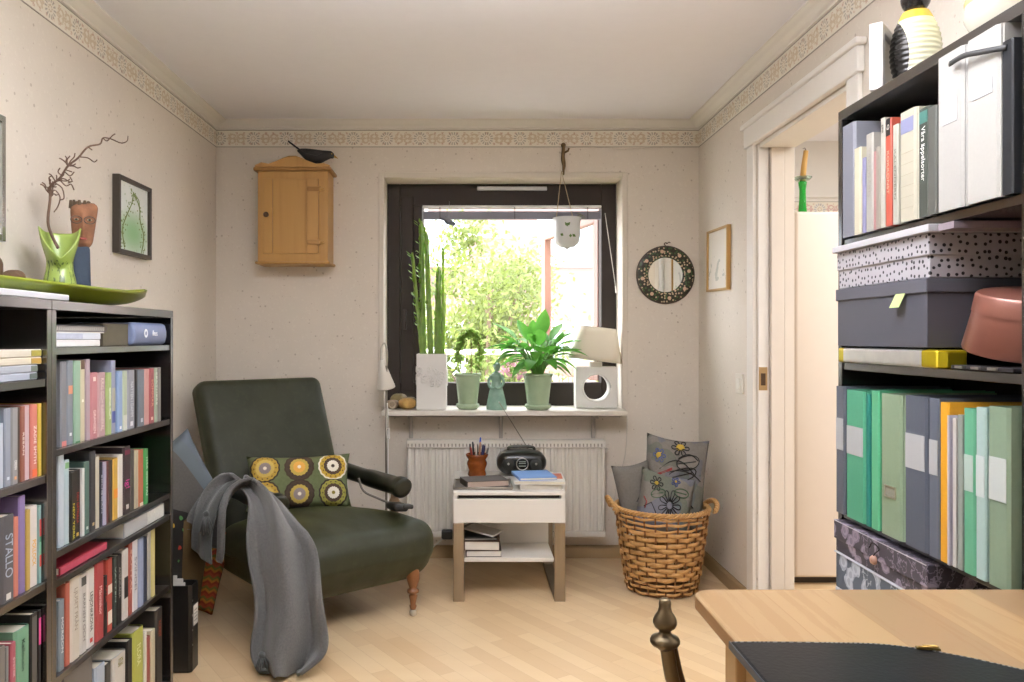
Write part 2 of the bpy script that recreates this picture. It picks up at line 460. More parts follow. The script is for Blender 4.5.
# plaster trim round the opening
t = thing('trim_10', None, None); struct(t)
PL = P('#ddd4c6', .7, var=.02)
tr = MB()
for a in ((WX0-.03, WX0-.001, WZ0+.06, WZ1+.03), (WX1+.001, WX1+.03, WZ0+.06, WZ1+.03)): MB().box(a[0], a[1], YB-.012, YB-.0005, a[2], a[3]).build('plaster_edge', PL, t, bevel=.004)
MB().box(WX0-.001, WX1+.001, YB-.012, YB-.0005, WZ1+.001, WZ1+.03).build('plaster_edge', PL, t, bevel=.004)
# roller blind at the head of the window
bl = thing('window_blind', 'drawn-up slatted blind with a white top rail at the head of the window', 'blind', (0, 4.725, 2.0))
MB().box(-.28, .775, -.012, .012, .018, .032).build('head_rail', P('#e4e4e4', .4), bl, bevel=.003)
ss = MB()
for k in range(5): ss.box(-.275, .77, -.0125-.0006*(k % 2), .0125, -.050+k*.0093, -.0405+k*.0093)
ss.build('blind_slats', P('#777684', .4), bl)
for x in (-.18, .26, .69): MB().box(x, x+.006, -.0150, -.0132, -.050, .02).build('ladder_tape', P('#54525a', .6), bl)
MB().tube([at(605, 213, 4.66)-Vector((0, 4.725, 2)), at(611, 255, 4.66)-Vector((0, 4.725, 2)), at(616, 290, 4.66)-Vector((0, 4.725, 2))], .0022, 6).build('wand', P('#dedbd4', .4), bl)
MB().tube([at(615.5, 286, 4.66)-Vector((0, 4.725, 2)), at(616.4, 293, 4.66)-Vector((0, 4.725, 2))], [.004, .006], 8).build('wand_tip', P('#e6e2da', .4), bl)

# sill shelf
sh = thing('sill_shelf', 'white shelf board on brackets below the window carrying the plants', 'shelf', (0, 0, .851))
MB().box(-.484, .861, 4.372, 4.735, -.028, 0).build('board', P('#e0d9cf', .4, var=.03), sh, bevel=.004)
for x in (-.335, .175, .70):
    b = MB().box(x-.011, x+.011, 4.535, 4.5585, -.17, -.028).box(x-.008, x+.008, 4.40, 4.5345, -.045, -.028)
    b.build('bracket', P('#aaa39a', .4, .3), sh, bevel=.002)

# radiator
ra = thing('radiator', 'white ribbed radiator under the window behind the white side table', 'radiator', (0, 4.48, .15))
RM = P('#e2ddd3', .4, var=.02)
def rf(u, v):
    x = -.35+1.10*u; k = (x*1000) % 40/40
    d = .010 if .25 < k < .75 else 0
    return (x, -.035-d, .03+.46*v)
MB().grid(rf, 220, 1).build('ribbed_panel', RM, ra, recalc=False)
MB().box(-.35, .75, -.032, .03, .0, .53).build('tank', RM, ra, bevel=.004)
MB().box(-.352, .752, -.052, .034, .49, .532).build('top_grille', RM, ra, bevel=.004)
MB().box(-.352, .752, -.050, .0, -.004, .028).build('bottom_rail', RM, ra, bevel=.004)
g = MB()
for k in range(54): g.box(-.345+k*.0202, -.345+k*.0202+.007, -.0545, -.0523, .498, .515)
g.build('grille_slot', P('#a29a8e', .6), ra)
MB().tube([(.772, -.0, .47), (.72, -.0, .47)], .014, 10).build('valve', P('#d8d2c8', .35), ra, smooth=True)

# switch
sw = thing('light_switch', 'white double light switch on the wall beside the doorway', 'light switch', (XR, 3.86, 1.03))
MB().box(-.009, -.0005, -.05, .05, -.048, .048).build('switch_plate', P('#e2dccf', .4), sw, bevel=.003)
MB().box(-.014, -.009, -.022, .022, -.026, .026).build('rocker', P('#e9e4d9', .35), sw, bevel=.002)
# ------------------------------------------------------------------ armchair
def velvet():
    m = MT('green_velvet', .6)
    n = m.noise(5, 5); k = m.noise(40, 4)
    c = m.mix(n, '#1b1f0d', '#2a2d17'); c = m.mix(k.gt(.6)*.25, c, '#35391f')
    m.nt.links.new((m.noise(9, 5, sc=(1, .35, 1)).m('MULTIPLY_ADD', .6, .28)).k, m.b.inputs['Roughness']); m.col(c).bump(m.noise(300, 2), .15, .002).set(Sheen_Weight=.3, Sheen_Roughness=.35); m.b.inputs['Sheen Tint'].default_value = lin('#a3a35c')
    return m.mat
VEL = velvet()
CH0, CHA = Vector((-.432, 3.385, 0)), 40
ch = thing('armchair', 'dark green velvet armchair with rolled arms and turned wooden legs', 'armchair', CH0, (0, 0, R(CHA)))
def seatfn(p):
    x, y, z = p
    f = (.36-y)/.72                                            # 1 at the front
    if z > 0: z += .05*(1-(x/.36)**2)*math.sin(math.pi*min(1, max(0, f*.9+.15)))
    if z > 0: z -= .05*max(0, 1-f*1.4)
    if z < 0 and f > .7: y += .06*(f-.7)/.3*(-z/.13)
    x *= 1+.05*f
    if z < 0: x *= 1-.04*(-z/.13)
    return (x, y, z+.006*math.sin(14*x+9*y)*(z > 0))
MB().rbox((.73, .80, .275), .09, 8, 5, seatfn, Matrix.Translation((0, .385, .287))).build('seat', VEL, ch, smooth=True, sub=1)
ang = math.atan2(.30, .68)
def backfn(p):
    x, y, z = p
    v = (z+.36)/.72
    x *= 1.0+.04*v
    y -= .018*(1-(x/.36)**2)*math.sin(math.pi*max(0, min(1, v)))*(y < 0)
    return (x, y, z)
MB().rbox((.665, .135, .78), .05, 8, 4, backfn, Matrix.Translation((0, .905, .668)) @ Matrix.Rotation(-ang, 4, 'X')).build('backrest', VEL, ch, smooth=True, sub=1)
LEATHER = P('#1e2014', .35, var=.15, vs=12)
OAK = wood('#8a5a34', '#6d4323', 30, (1, 1, .2), .35)
for s in (1, -1):
    pts = [(s*.315, .185, .548), (s*.315, .20, .551), (s*.315, .24, .553), (s*.32, .42, .556), (s*.322, .62, .562), (s*.31, .78, .575)]
    a = MB().tube(spline(pts, 4), [.030]+[.048]*3+[.05]*4+[.044]*6+[.040]*5+[.036]*2, 18).build('armrest', LEATHER, ch, smooth=True)
    MB().lathe([(.018, -.16), (.020, -.10), (.026, -.07), (.018, -.055), (.017, -.03)], 14, M=Matrix.Translation((s*.308, .25, .552))).build('arm_post', P('#a08468', .4), ch, smooth=True)
legp = [(.010, .0), (.016, .004), (.017, .02), (.012, .028), (.014, .034), (.017, .045), (.012, .05), (.016, .075), (.020, .092), (.014, .098), (.026, .104), (.028, .112), (.026, .118), (.016, .124), (.022, .140), (.030, .165), (.031, .185), (.026, .21), (.024, .235)]
for x, y in ((.275, .055), (-.275, .055), (.18, .60), (-.18, .60)):
    l = MB().lathe([(r, z) for r, z in legp[3:]], 18, M=Matrix.Translation((x, y, 0))).build('leg', OAK, ch, smooth=True)
    MB().lathe([(r, z) for r, z in legp[:4]], 14, M=Matrix.Translation((x, y, 0))).build('caster_cup', P('#b7ab97', .5), l, smooth=True)

# crochet cushion
def crochet():
    m = MT('crochet', .85)
    x, y, z = m.xyz()
    W, Hh = .475, .255
    cu = (x/W+.5)*3; cv = (z/Hh+.5)*2
    iu, iv = cu.floor(), cv.floor()
    du = (cu.frac()-.5)*(W/3); dv = (cv.frac()-.5)*(Hh/2)*1.02
    th = dv.m('ARCTAN2', du); r = (du*du+dv*dv).sqrt()
    r = r*(S(m.nt, m.tc.outputs['Object']).m('MULTIPLY', 0)*0+1) if False else r
    rr = r/.070+((th*16).cos()*.018)
    idx = iu+iv*3
    def wh(o):
        n = m.nt.nodes.new('ShaderNodeTexWhiteNoise'); n.noise_dimensions = '1D'
        m.nt.links.new((idx+o).k, n.inputs['W']); return S(m.nt, n.outputs['Value'])
    pal = ['#d8b22e', '#4a3426', '#d9cfb8', '#8f9a3c', '#cda63a', '#857a70']
    def pick(o, ps):
        v = wh(o); c = ps[0]
        for i, q in enumerate(ps[1:]): c = m.mix(v.gt((i+1)/len(ps)), c, q)
        return c
    c = m.mix(m.noise(70, 3), '#565e3c', '#6a734c')
    c = m.mix(rr.lt(.99), c, pick(1.3, ['#3c2c1f', '#40301f', '#e0d8c4', '#332a20']))
    c = m.mix(rr.lt(.88), c, pick(2.7, ['#bd9c34', '#98923e', '#463628', '#b8963a']))
    c = m.mix(rr.lt(.62), c, pick(5.1, ['#c9ac58', '#c9bba4', '#4c3a2c', '#b89e48']))
    c = m.mix(rr.lt(.40), c, pick(8.9, ['#d9b8b8', '#e6dfd0', '#d8a14a', '#8d8080']))
    c = m.mix(rr.lt(.12), c, pick(3.3, ['#8a7c28', '#3c3022', '#f0e6d6']))
    dots = rr.band(.70, .78)*((th*14).cos().gt(.55))
    c = m.mix(dots*.8, c, '#3d2c1e')
    m.col(c).bump(m.noise(160, 2), .4, .004); return m.mat
cc = thing('crochet_cushion', 'green crochet cushion with six yellow brown and white circle motifs on the armchair', 'cushion',
           CH0+Matrix.Rotation(R(CHA), 3, 'Z') @ Vector((-.012, .585, .562)), (R(-20), 0, R(CHA-26)))
pillow(.49, .26, .10, 'cushion_cover', crochet(), cc, 20)

# pouch with strap under the right arm
BAG = P('#1c1b1a', .45, var=.1)
po = thing('strap_pouch', 'small black pouch with a grey strap lying on the armchair seat under the armrest', 'pouch', CH0+Matrix.Rotation(R(CHA), 3, 'Z') @ Vector((.255, .15, .478)), (R(4), R(6), R(CHA+70)))
MB().rbox((.15, .07, .034), .014, 3, 3).build('pouch_body', BAG, po, smooth=True)
MB().rbox((.07, .05, .02), .008, 2, 3, M=Matrix.Translation((-.05, -.03, .006))).build('pouch_flap', P('#2a2826', .4), po, smooth=True)
MB().tube(spline([(.06, .02, .01), (.10, .07, .03), (.13, .13, .06), (.12, .16, .12)], 6), .006, 6, flat=.4).build('strap', P('#7d786e', .6), po, smooth=True)

# grey blanket
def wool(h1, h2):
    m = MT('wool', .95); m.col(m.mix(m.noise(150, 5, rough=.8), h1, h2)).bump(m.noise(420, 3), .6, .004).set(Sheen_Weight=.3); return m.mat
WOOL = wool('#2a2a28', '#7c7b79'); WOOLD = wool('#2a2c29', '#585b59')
bk = thing('throw_blanket', 'grey woollen throw with tassels draped over the arm of the armchair down to the floor', 'blanket', (-.80, 3.3, 0))
BO = Vector((-.80, 3.3, 0))
path = [at(208, 545, 3.36), at(212, 512, 3.36), at(224, 490, 3.42), at(243, 481, 3.40), at(264, 494, 3.28), at(277, 525, 3.10), at(284, 570, 3.02), at(289, 615, 2.98), at(288, 655, 2.95), at(284, 677, 2.92)]
wid = [.22, .24, .25, .25, .255, .25, .235, .24, .235, .17]
darm = Vector((.643, -.766, 0))
wdir = [Vector((.62, -.30, -.30)), Vector((.7, -.55, .0)), Vector((.72, -.62, .0)), Vector((.75, -.60, -.05)), Vector((.88, -.38, -.10)), Vector((.98, -.12, -.12)), Vector((1, 0, -.1)), Vector((1, .06, 0)), Vector((1, .1, .05)), Vector((1, .1, .10))]
pp, ww = spline(path, 8), [v.x for v in spline([(w, 0, 0) for w in wid], 8)]
dd = [v.normalized() for v in spline(wdir, 8)]
def blank(u, v):
    k = u*(len(pp)-1); i = min(int(k), len(pp)-2); f = k-i
    p = pp[i].lerp(pp[i+1], f); w = ww[i]*(1-f)+ww[i+1]*f; d = dd[i].lerp(dd[i+1], f).normalized()
    tg = (pp[i+1]-pp[i]).normalized(); n = d.cross(tg).normalized()
    s = v-.5
    edge = .02*math.sin(9*u+1)+.012*math.sin(23*u)
    amp = .014+.052*max(0, u-.3)+.010*(u < .35)
    fold = amp*math.sin(2*math.pi*(1.7*v+.45*u)+.8)+.010*math.sin(2*math.pi*(3.1*v-.8*u))+.006*math.sin(14*u+5*v)-.05*(abs(2*s)**3)*(.4+u*.5)
    q = p+d*(s*w+edge*s*2)-n*fold
    if u > .97: q.z += .0
    q.z = max(q.z, .012)
    return q-BO
MB().grid(blank, 90, 40).build('throw', WOOL, bk, smooth=True, solid=.012)
# second fold hanging outside the arm
path2 = [at(262, 496, 3.32), at(248, 484, 3.38), at(228, 484, 3.42), at(212, 503, 3.36), at(203, 530, 3.32), at(202, 556, 3.30)]
p2 = spline(path2, 8)
def blank2(u, v):
    k = u*(len(p2)-1); i = min(int(k), len(p2)-2); p = p2[i].lerp(p2[i+1], k-i)
    s = v-.5; d = Vector((.55, -.55, .35-.55*u)).normalized()
    q = p+d*(s*(.10+.05*u))+Vector((-.4, -.4, .2))*(.010*math.sin(2*math.pi*1.4*v+1.5*u)+.012*(1-(2*s)**2))
    return q-BO
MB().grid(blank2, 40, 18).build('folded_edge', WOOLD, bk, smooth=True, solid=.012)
def tassel(p, l, nm='tassel'):
    mb = MB(); p = Vector(p)-BO
    mb.ball(p, .013, 10, 8)
    for k in range(16):
        a = k*2.4; r = .008+.008*(k % 3)/2
        mb.tube([p+Vector((math.cos(a)*.006, math.sin(a)*.006, -.006)), p+Vector((math.cos(a)*r*1.3, math.sin(a)*r*1.3, -l*.5)), p+Vector((math.cos(a)*r*1.7, math.sin(a)*r*1.7, -l*(.9+.1*math.sin(k*3))))], .0035, 5)
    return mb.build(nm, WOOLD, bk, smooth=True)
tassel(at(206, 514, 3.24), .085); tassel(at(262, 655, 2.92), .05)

# ------------------------------------------------------------------ things between the bookcase and the armchair
def greystripe():
    m = MT('striped_linen', .85); x, y, z = m.xyz(); k = m.noise(120, 3)
    c = m.mix(k, '#4d4a46', '#605c57'); c = m.mix((x+z*.12).gt(.06), c, '#5d666b'); c = m.mix((x+z*.12).gt(.12), c, '#5d6670')
    m.col(c).bump(m.noise(300, 2), .2, .003); return m.mat
t = thing('grey_cushion', 'grey linen cushion with a pale blue stripe wedged behind the armchair back', 'cushion', (-1.275, 3.50, .60), (R(-8), R(-26), R(48)))
pillow(.32, .40, .12, 'cushion_cover', greystripe(), t, 16)
def darkfloral():
    m = MT('dark_floral', .9); d, c0 = m.vor(26)
    sp = m.nt.nodes.new('ShaderNodeSeparateColor'); m.nt.links.new(c0, sp.inputs[0]); h = S(m.nt, sp.outputs[0])
    c = m.mix(h.gt(.35), '#b83a26', '#d3a72e'); c = m.mix(h.gt(.65), c, '#4f8a48'); th = m.noise(60, 2)
    m.col(m.mix((d+th*.3).lt(.40), '#1c1814', c)).bump(m.noise(200, 2), .3, .003); return m.mat
t = thing('embroidered_cushion', 'dark cushion with small red yellow and green flowers standing behind the black file', 'cushion', (-1.30, 3.30, .285), (R(-6), R(4), R(66)))
pillow(.46, .54, .12, 'cushion_cover', darkfloral(), t, 14)
t = thing('mustard_cushion', 'mustard brown cushion under the throw beside the flowered dark cushion', 'cushion', (-1.205, 3.42, .31), (R(-10), R(14), R(36)))
pillow(.17, .36, .08, 'cushion_cover', P('#4a3818', .9, var=.12, bump=.3), t, 14)
def chevron():
    m = MT('chevron_knit', .95); x, y, z = m.xyz()
    v = (z*1.0+((x*26).frac()-.5).abs()*.028)
    b = (v*22).frac(); k = m.noise(150, 2)
    c = m.mix(b.gt(.25), '#8e3a20', '#b4742a'); c = m.mix(b.gt(.5), c, '#6f6a2c'); c = m.mix(b.gt(.75), c, '#a14a28')
    m.col(m.mix(k*.3, c, '#2a1c14')).bump(m.noise(260, 2), .4, .004); return m.mat
t = thing('knitted_cushion', 'orange and olive zigzag knitted cushion on the floor behind the black file', 'cushion', (-1.20, 3.62, .20), (R(-6), R(16), R(24)))
pillow(.17, .38, .07, 'cushion_cover', chevron(), t, 14)
bx = thing('magazine_file', 'tall black magazine file with a white label standing on the floor at the bookcase end', 'magazine file', (-1.125, 3.02, .001))
MB().prism([(-.13, -.035), (.075, -.035), (.085, -.03), (.085, .03), (.075, .035), (-.13, .035)], 0, .004).build('file_base', P('#171615', .45), bx)
w = MB()
ring = [(-.13, -.04), (.075, -.04), (.088, -.03), (.088, .03), (.075, .04), (-.13, .04)]
inn = [(x*.96, y*.92) for x, y in ring]
n = 6
w.add([(x, y, z) for pl, z in ((ring, .004), (ring, .325), (inn, .325), (inn, .006)) for x, y in pl],
      [(k*n+i, k*n+(i+1) % n, (k+1)*n+(i+1) % n, (k+1)*n+i) for k in range(3) for i in range(n)])
w.build('file_walls', P('#161514', .4), bx, recalc=True)
lb = MB().box(.0885, .0895, -.022, .026, .17, .245).build('paper_label', P('#d9d6cf', .7), bx)
for k in range(4): MB().box(.0895, .0899, -.015, .018, .185+k*.013, .188+k*.013).build('label_line', P('#8a8680', .7), lb)
for k in range(4): MB().box(.0885, .0898, -.034, -.030, .10+k*.055, .106+k*.055).build('rivet', METAL, bx)
pp_ = MB()
for k in range(5):
    pp_.box(-.10+.01*k, .06-.012*k, -.028+k*.012, -.0275+k*.012, .02, .335+.012*math.sin(k*2))
pp_.build('paper_sheet', P('#cfcac2', .8, var=.05), bx)

# ------------------------------------------------------------------ reading lamp
LW = P('#d9d4ca', .35, var=.02)
fl = thing('floor_lamp', 'slim floor lamp with a small white cone shade behind the armchair', 'lamp', (-.452, 4.325, 0))
MB().lathe([(.0, 0), (.11, 0), (.112, .012), (.10, .02), (.012, .026), (.0, .026)], 28, cap=False).build('lamp_base', LW, fl, smooth=True)
MB().tube([(0, 0, .02), (0, 0, 1.10)], .0065, 10).build('pole', P('#8f897e', .35, .8), fl, smooth=True)
MB().tube(spline([(0, 0, 1.09), (.004, 0, 1.15), (.0, 0, 1.20), (-.012, 0, 1.222), (-.026, 0, 1.20), (-.030, 0, 1.15), (-.028, 0, 1.11)], 6), .005, 8).build('gooseneck', P('#bdb7ac', .3, .6), fl, smooth=True)
M = Matrix.Translation((-.026, 0, 1.125)) @ Matrix.Rotation(R(-8), 4, 'Y') @ Matrix.Rotation(R(14), 4, 'X')
hd = MB().lathe([(.010, .008), (.016, .0), (.020, -.03), (.026, -.045), (.050, -.145), (.051, -.152), (.047, -.150), (.022, -.05), (.010, -.03)], 28, M=M, cap=False).build('lamp_shade', LW, fl, smooth=True)
MB().ball((0, 0, -.115), (.026, .026, .03), 14, 10, M=M).build('bulb', P('#c8c4ba', .2), hd, smooth=True)
MB().tube(spline([(.006, -.012, .90), (.012, -.014, .82), (.014, -.014, .74), (.010, -.013, .60), (.012, -.012, .03)], 5), .003, 6).build('cord', WHITE, fl, smooth=True)
MB().rbox((.016, .014, .06), .006, 2, 3, M=Matrix.Translation((.013, -.014, .735))).build('switch', WHITE, fl, smooth=True)

# ------------------------------------------------------------------ side table and what lies on it
TW = P('#e4e0d9', .35, var=.015)
st = thing('side_table', 'white side table with one drawer and flat steel loop legs', 'table', (.186, 3.79, 0))
MB().box(-.266, .266, 0, .60, .504, .522).build('tabletop', TW, st, bevel=.003)
MB().box(-.262, .262, .02, .59, .376, .486).box(-.266, -.246, .004, .59, .486, .504).box(.246, .266, .004, .59, .486, .504).build('carcass', TW, st)
MB().box(-.24, .24, .022, .03, .488, .502).build('slot_back', P('#2a2624', .6), st)
dr = MB().box(-.266, .266, 0, .018, .374, .487).build('drawer', TW, st, bevel=.002)
STEEL = MT('brushed_steel', .38, 1); STEEL.col(STEEL.mix(STEEL.noise(60, 3, sc=(1, 1, .02)), '#93897b', '#aba091')); STEEL = STEEL.mat
for s in (-1, 1):
    x0, x1 = (-.266, -.214) if s < 0 else (.214, .266)
    t_ = .012
    MB().prism([(0, .374), (0, 0), (.60, 0), (.60, .374), (.588, .374), (.588, t_), (t_, t_), (t_, .374)], x0, x1,
               M=Matrix(((0, 0, 1, 0), (1, 0, 0, 0), (0, 1, 0, 0), (0, 0, 0, 1)))).build('leg', STEEL, st, bevel=.003)
MB().box(-.213, .213, .014, .30, .185, .205).build('shelf', TW, st, bevel=.002)
MB().box(-.213, .213, .282, .298, .206, .373).build('back_panel', TW, st, bevel=.002)

def leaf_book(name, label, group, loc, rot, w, d, t, cover, pages=PAGES, cat='book'):
    """book lying flat: spine to the left, leaves showing at the front"""
    b = thing(name, label, cat, loc, rot, group)
    MB().prism([(-w/2, 0), (w/2, 0), (w/2, .0022), (-w/2+.004, .0022), (-w/2+.004, t-.0022), (w/2, t-.0022), (w/2, t), (-w/2, t)], -d/2, d/2,
               M=Matrix(((1, 0, 0, 0), (0, 0, 1, 0), (0, 1, 0, 0), (0, 0, 0, 1)))).build('cover', cover, b, recalc=True)
    MB().box(-w/2+.0045, w/2-.003, -d/2+.003, d/2-.003, .0025, t-.0025).build('page_block', pages, b)
    return b
TT = .5225
ty = thing('tray', 'grey metal tray with a raised rim at the table front holding a thick book', 'tray', (.062, 3.945, TT))
MB().rbox((.285, .23, .006), .003, 2, 2, M=Matrix.Translation((0, 0, .003))).build('tray_base', P('#7d756c', .35, .5), ty, smooth=True)
rm = MB()
rr = [(-.14, -.113), (.14, -.113), (.14, .113), (-.14, .113), (-.14, -.113)]
for a, b in zip(rr, rr[1:]): rm.tube([(a[0], a[1], .009), (b[0], b[1], .009)], .005, 8)
rm.build('rim', P('#a39b90', .3, .7), ty, smooth=True)
leaf_book('book', 'thick brown book with pinkish page edges lying on the grey tray', 'books on the side table', (.07, 3.94, TT+.0065), (0, 0, R(14)), .21, .15, .03, P('#3f342c', .5), P('#b7a294', .8))
pt = thing('pencil_pot', 'waisted brown glazed pot full of pens on the side table', 'pen pot', (.037, 4.235, TT))
GL = MT('brown_glaze', .15); GL.col(GL.mix(GL.noise(22, 4), '#4a1c0c', '#a1551f')); GL = GL.mat
MB().lathe([(.0, 0), (.047, 0), (.050, .008), (.043, .030), (.054, .062), (.053, .072), (.046, .086), (.058, .102), (.060, .114), (.054, .116), (.043, .085), (.040, .03), (.0, .012)], 30, cap=False).build('pot', GL, pt, smooth=True)
pens = [('#2b2a2a', -.03, .0, .168, -.02), ('#22252a', -.018, .02, .176, -.012), ('#d7d2c8', -.006, -.015, .172, .004), ('#2f55b8', .012, .018, .20, .018), ('#b98a6a', .006, -.02, .18, .03), ('#272a55', .022, .0, .165, .028), ('#1d2148', .03, .016, .158, .03), ('#6a6a66', .036, -.01, .15, .062), ('#33302e', .0, .03, .16, .0), ('#9a4038', -.022, -.024, .155, -.03)]
for i, (h, x, y, z, tx) in enumerate(pens):
    a, b = Vector((x*.6, y*.6, .015)), Vector((x+tx*.4, y, z))
    d = (b-a).normalized()
    q = MB().tube([a, b-d*.02, b-d*.004, b], [.0052, .0052, .0045, .002], 8).build('pen', P(h, .4), pt, smooth=True)
    if i in (3, 5): MB().tube([b-d*.05, b-d*.01], .0045, 8).build('pen_cap', P('#4a6fd0' if i == 3 else '#3a3f88', .35), q, smooth=True)
rd = thing('radio', 'black rounded portable radio with raised antenna on the side table', 'radio', (.272, 4.25, TT))
RB = P('#161713', .28, var=.05)
def radfn(p):
    x, y, z = p
    return (x, y-.012*(z/.07) if y < 0 else y, z*(1-.18*(abs(x)/.125)**2))
MB().rbox((.262, .17, .135), .06, 4, 5, radfn, Matrix.Translation((0, 0, .07))).build('radio_body', RB, rd, smooth=True)
for x in (-.072, .072):
    MB().lathe([(.0, .004), (.03, .004), (.034, .0), (.034, -.006)], 24, M=Matrix.Translation((x, -.0855, .068)) @ Matrix.Rotation(R(90), 4, 'X'), cap=False).build('speaker_grille', P('#22231e', .5, bump=.5, bs=500), rd, smooth=True)
    MB().ball((x, -.092, .072), .006, 10, 8).build('speaker_cone', METAL, rd, smooth=True)
dm = Matrix.Translation((0, -.092, .072)) @ Matrix.Rotation(R(90), 4, 'X')
dsp = MB().lathe([(.028, .0), (.031, .004), (.033, .0)], 28, M=dm, cap=False).build('display_ring', METAL, rd, smooth=True)
MB().lathe([(0, .001), (.028, .001), (.028, -.01)], 24, M=dm, cap=False).build('display', P('#20221e', .2), dsp)
for z in (.060, .074, .083): MB().box(-.018, .018, -.0945, -.0931, z, z+.004).build('display_text', P('#8d968c', .4), dsp)
MB().tube(spline([(-.07, .0, .128), (-.065, .0, .146), (-.03, 0, .152), (.03, 0, .152), (.065, 0, .146), (.07, 0, .128)], 5), .008, 8).build('handle', P('#3a3b35', .3), rd, smooth=True)
an0 = Vector((.045, .05, .125)); an1 = at(499, 402, 4.30)-Vector((.272, 4.25, TT))
an = MB().tube([an0, an0.lerp(an1, .4), an0.lerp(an1, .4), an0.lerp(an1, .75), an0.lerp(an1, .75), an1], [.003, .003, .0026, .0026, .002, .002], 6).build('antenna', P('#8d8578', .4, .6), rd)
MB().ball(an1, .003, 8, 6).build('antenna_tip', METAL, an, smooth=True)
leaf_book('book', 'thick white book at the bottom of the pile under the blue notebook', 'books on the side table', (.342, 3.93, TT), (0, 0, 0), .20, .20, .027, P('#d9d5cc', .5), P('#cfc8ba', .8))
wf = leaf_book('picture_book', 'large white picture book with an orange patch under the blue notebook', 'books on the side table', (.340, 3.955, TT+.0275), (0, 0, R(-3)), .245, .27, .014, P('#e3e0da', .4), PAGES)
MB().box(.055, .115, -.05, .10, .0141, .0146).build('orange_picture', P('#c9694a', .5, var=.3, vs=30), wf)
nb = leaf_book('notebook', 'sky blue notebook lying on top of the white books', 'books on the side table', (.315, 3.95, TT+.0425), (0, 0, R(8)), .185, .21, .014, P('#6f9ad8', .45, var=.04), PAGES)
# under the table
leaf_book('book', 'dark bound white paged book lying lowest on the table undershelf', 'books under the side table', (.065, 3.91, .2055), (0, 0, 0), .17, .19, .03, P('#2c2420', .5), P('#dcd8d0', .8))
leaf_book('book', 'brown topped thick book lying upper on the table undershelf', 'books under the side table', (.06, 3.915, .236), (0, 0, R(-2)), .17, .20, .044, P('#4b3220', .45), P('#dcd7ce', .8))
leaf_book('booklet', 'black booklet lying on the brown topped book of the undershelf', 'books under the side table', (.045, 3.92, .2805), (0, 0, R(4)), .16, .18, .012, P('#1d1c1c', .5), P('#9a958c', .8))
pb = thing('paper_pad', 'grey paper pad lying slanted on the black booklet under the tabletop', 'paper pad', (.06, 3.93, .309), (0, R(9), R(-24)))
MB().box(-.085, .085, -.06, .06, -.004, .004).build('pad_sheets', P('#b9b5b0', .7), pb)
MB().box(-.086, -.07, -.0605, .0605, -.0045, .0045).build('pad_binding', P('#6a6662', .6), pb)
pg = thing('power_adaptor', 'black power adaptor with a pale cable beside the side table leg', 'adaptor', (-.135, 3.98, .285))
pg.location = (-.125, 4.36, .15)
MB().rbox((.06, .04, .05), .008, 2, 2, M=Matrix.Translation((0, 0, .03))).build('adaptor_body', P('#1d1c1b', .4), pg, smooth=True)
MB().tube(spline([(-.02, -.01, .015), (-.05, -.03, -.01), (-.09, -.04, -.04), (-.12, -.03, -.06)], 5), .004, 6).build('cable', P('#c6c2ba', .5), pg, smooth=True)

# ------------------------------------------------------------------ wicker basket and cushions
wk = thing('wicker_basket', 'round woven wicker basket with two looped handles full of cushions', 'basket', (.955, 3.99, 0))
WICK = MT('wicker', .5); WICK.col(WICK.mix(WICK.noise(38, 4, sc=(1, 1, .5)), '#9c6c3a', '#d2a86c')).bump(WICK.noise(180, 3), .3, .002); WICK = WICK.mat
WICD = P('#7d5128', .6, var=.2, vs=40)
NST, NR = 26, 16
def RB_(z): return .168+.058*(z/.40)**.85
for k in range(NR):
    z = .020+k*.0244+.002*math.sin(k*2.3); thin = k in (0, 1, 2, 13, 14, 15)
    hz = .0068 if thin else .0108
    def row(u, v, k=k, z=z, hz=hz):
        a = 2*math.pi*u; c = 2*math.pi*v
        r = RB_(z)+.0062*math.cos(NST/2*a+math.pi*k)+.0008*math.sin(7*a+k)
        return ((r+.0032*math.cos(c))*math.cos(a), (r+.0032*math.cos(c))*math.sin(a), z+hz*math.sin(c)+.003*math.sin(3*a+k*1.7)+.002*math.sin(9*a+2.1*k))
    MB().grid(row, 168, 8, closed=True).build('weave', WICK, wk, smooth=True)
sk = MB()
for j in range(NST):
    a = 2*math.pi*(j+.0)/NST
    pts = [(RB_(z)*math.cos(a), RB_(z)*math.sin(a), z) for z in (.008, .1, .2, .3, .40)]
    sk.tube(pts, [.0042]*5, 6)
sk.build('stake_weave', WICD, wk, smooth=True)
MB().lathe([(0, .004), (.16, .004), (.16, .012), (0, .012)], 28, cap=False).build('basket_bottom', WICD, wk)
rimm = MB()
for ph in (0, math.pi/1.5, 2*math.pi/1.5):
    pts = [((RB_(.4)+.008*math.cos(24*2*math.pi*i/240+ph))*math.cos(2*math.pi*i/240), (RB_(.4)+.008*math.cos(24*2*math.pi*i/240+ph))*math.sin(2*math.pi*i/240), .409+.008*math.sin(24*2*math.pi*i/240+ph)) for i in range(241)]
    rimm.tube(pts, .0062, 6)
rimm.build('rim_weave', WICK, wk, smooth=True)
for sgn in (-1, 1):
    hm = MB()
    for ph in (0, math.pi):
        pts = []
        for i in range(41):
            a = math.pi*i/40
            c = Vector((sgn*(RB_(.4)+.012+.028*math.sin(a)), -.085*math.cos(a), .400+(.052 if sgn < 0 else .036)*math.sin(a)))
            pts.append(c+Vector((.007*math.cos(i*.9+ph), 0, .007*math.sin(i*.9+ph))))
        hm.tube(pts, .0075, 7)
    hm.build('handle', WICK, wk, smooth=True)

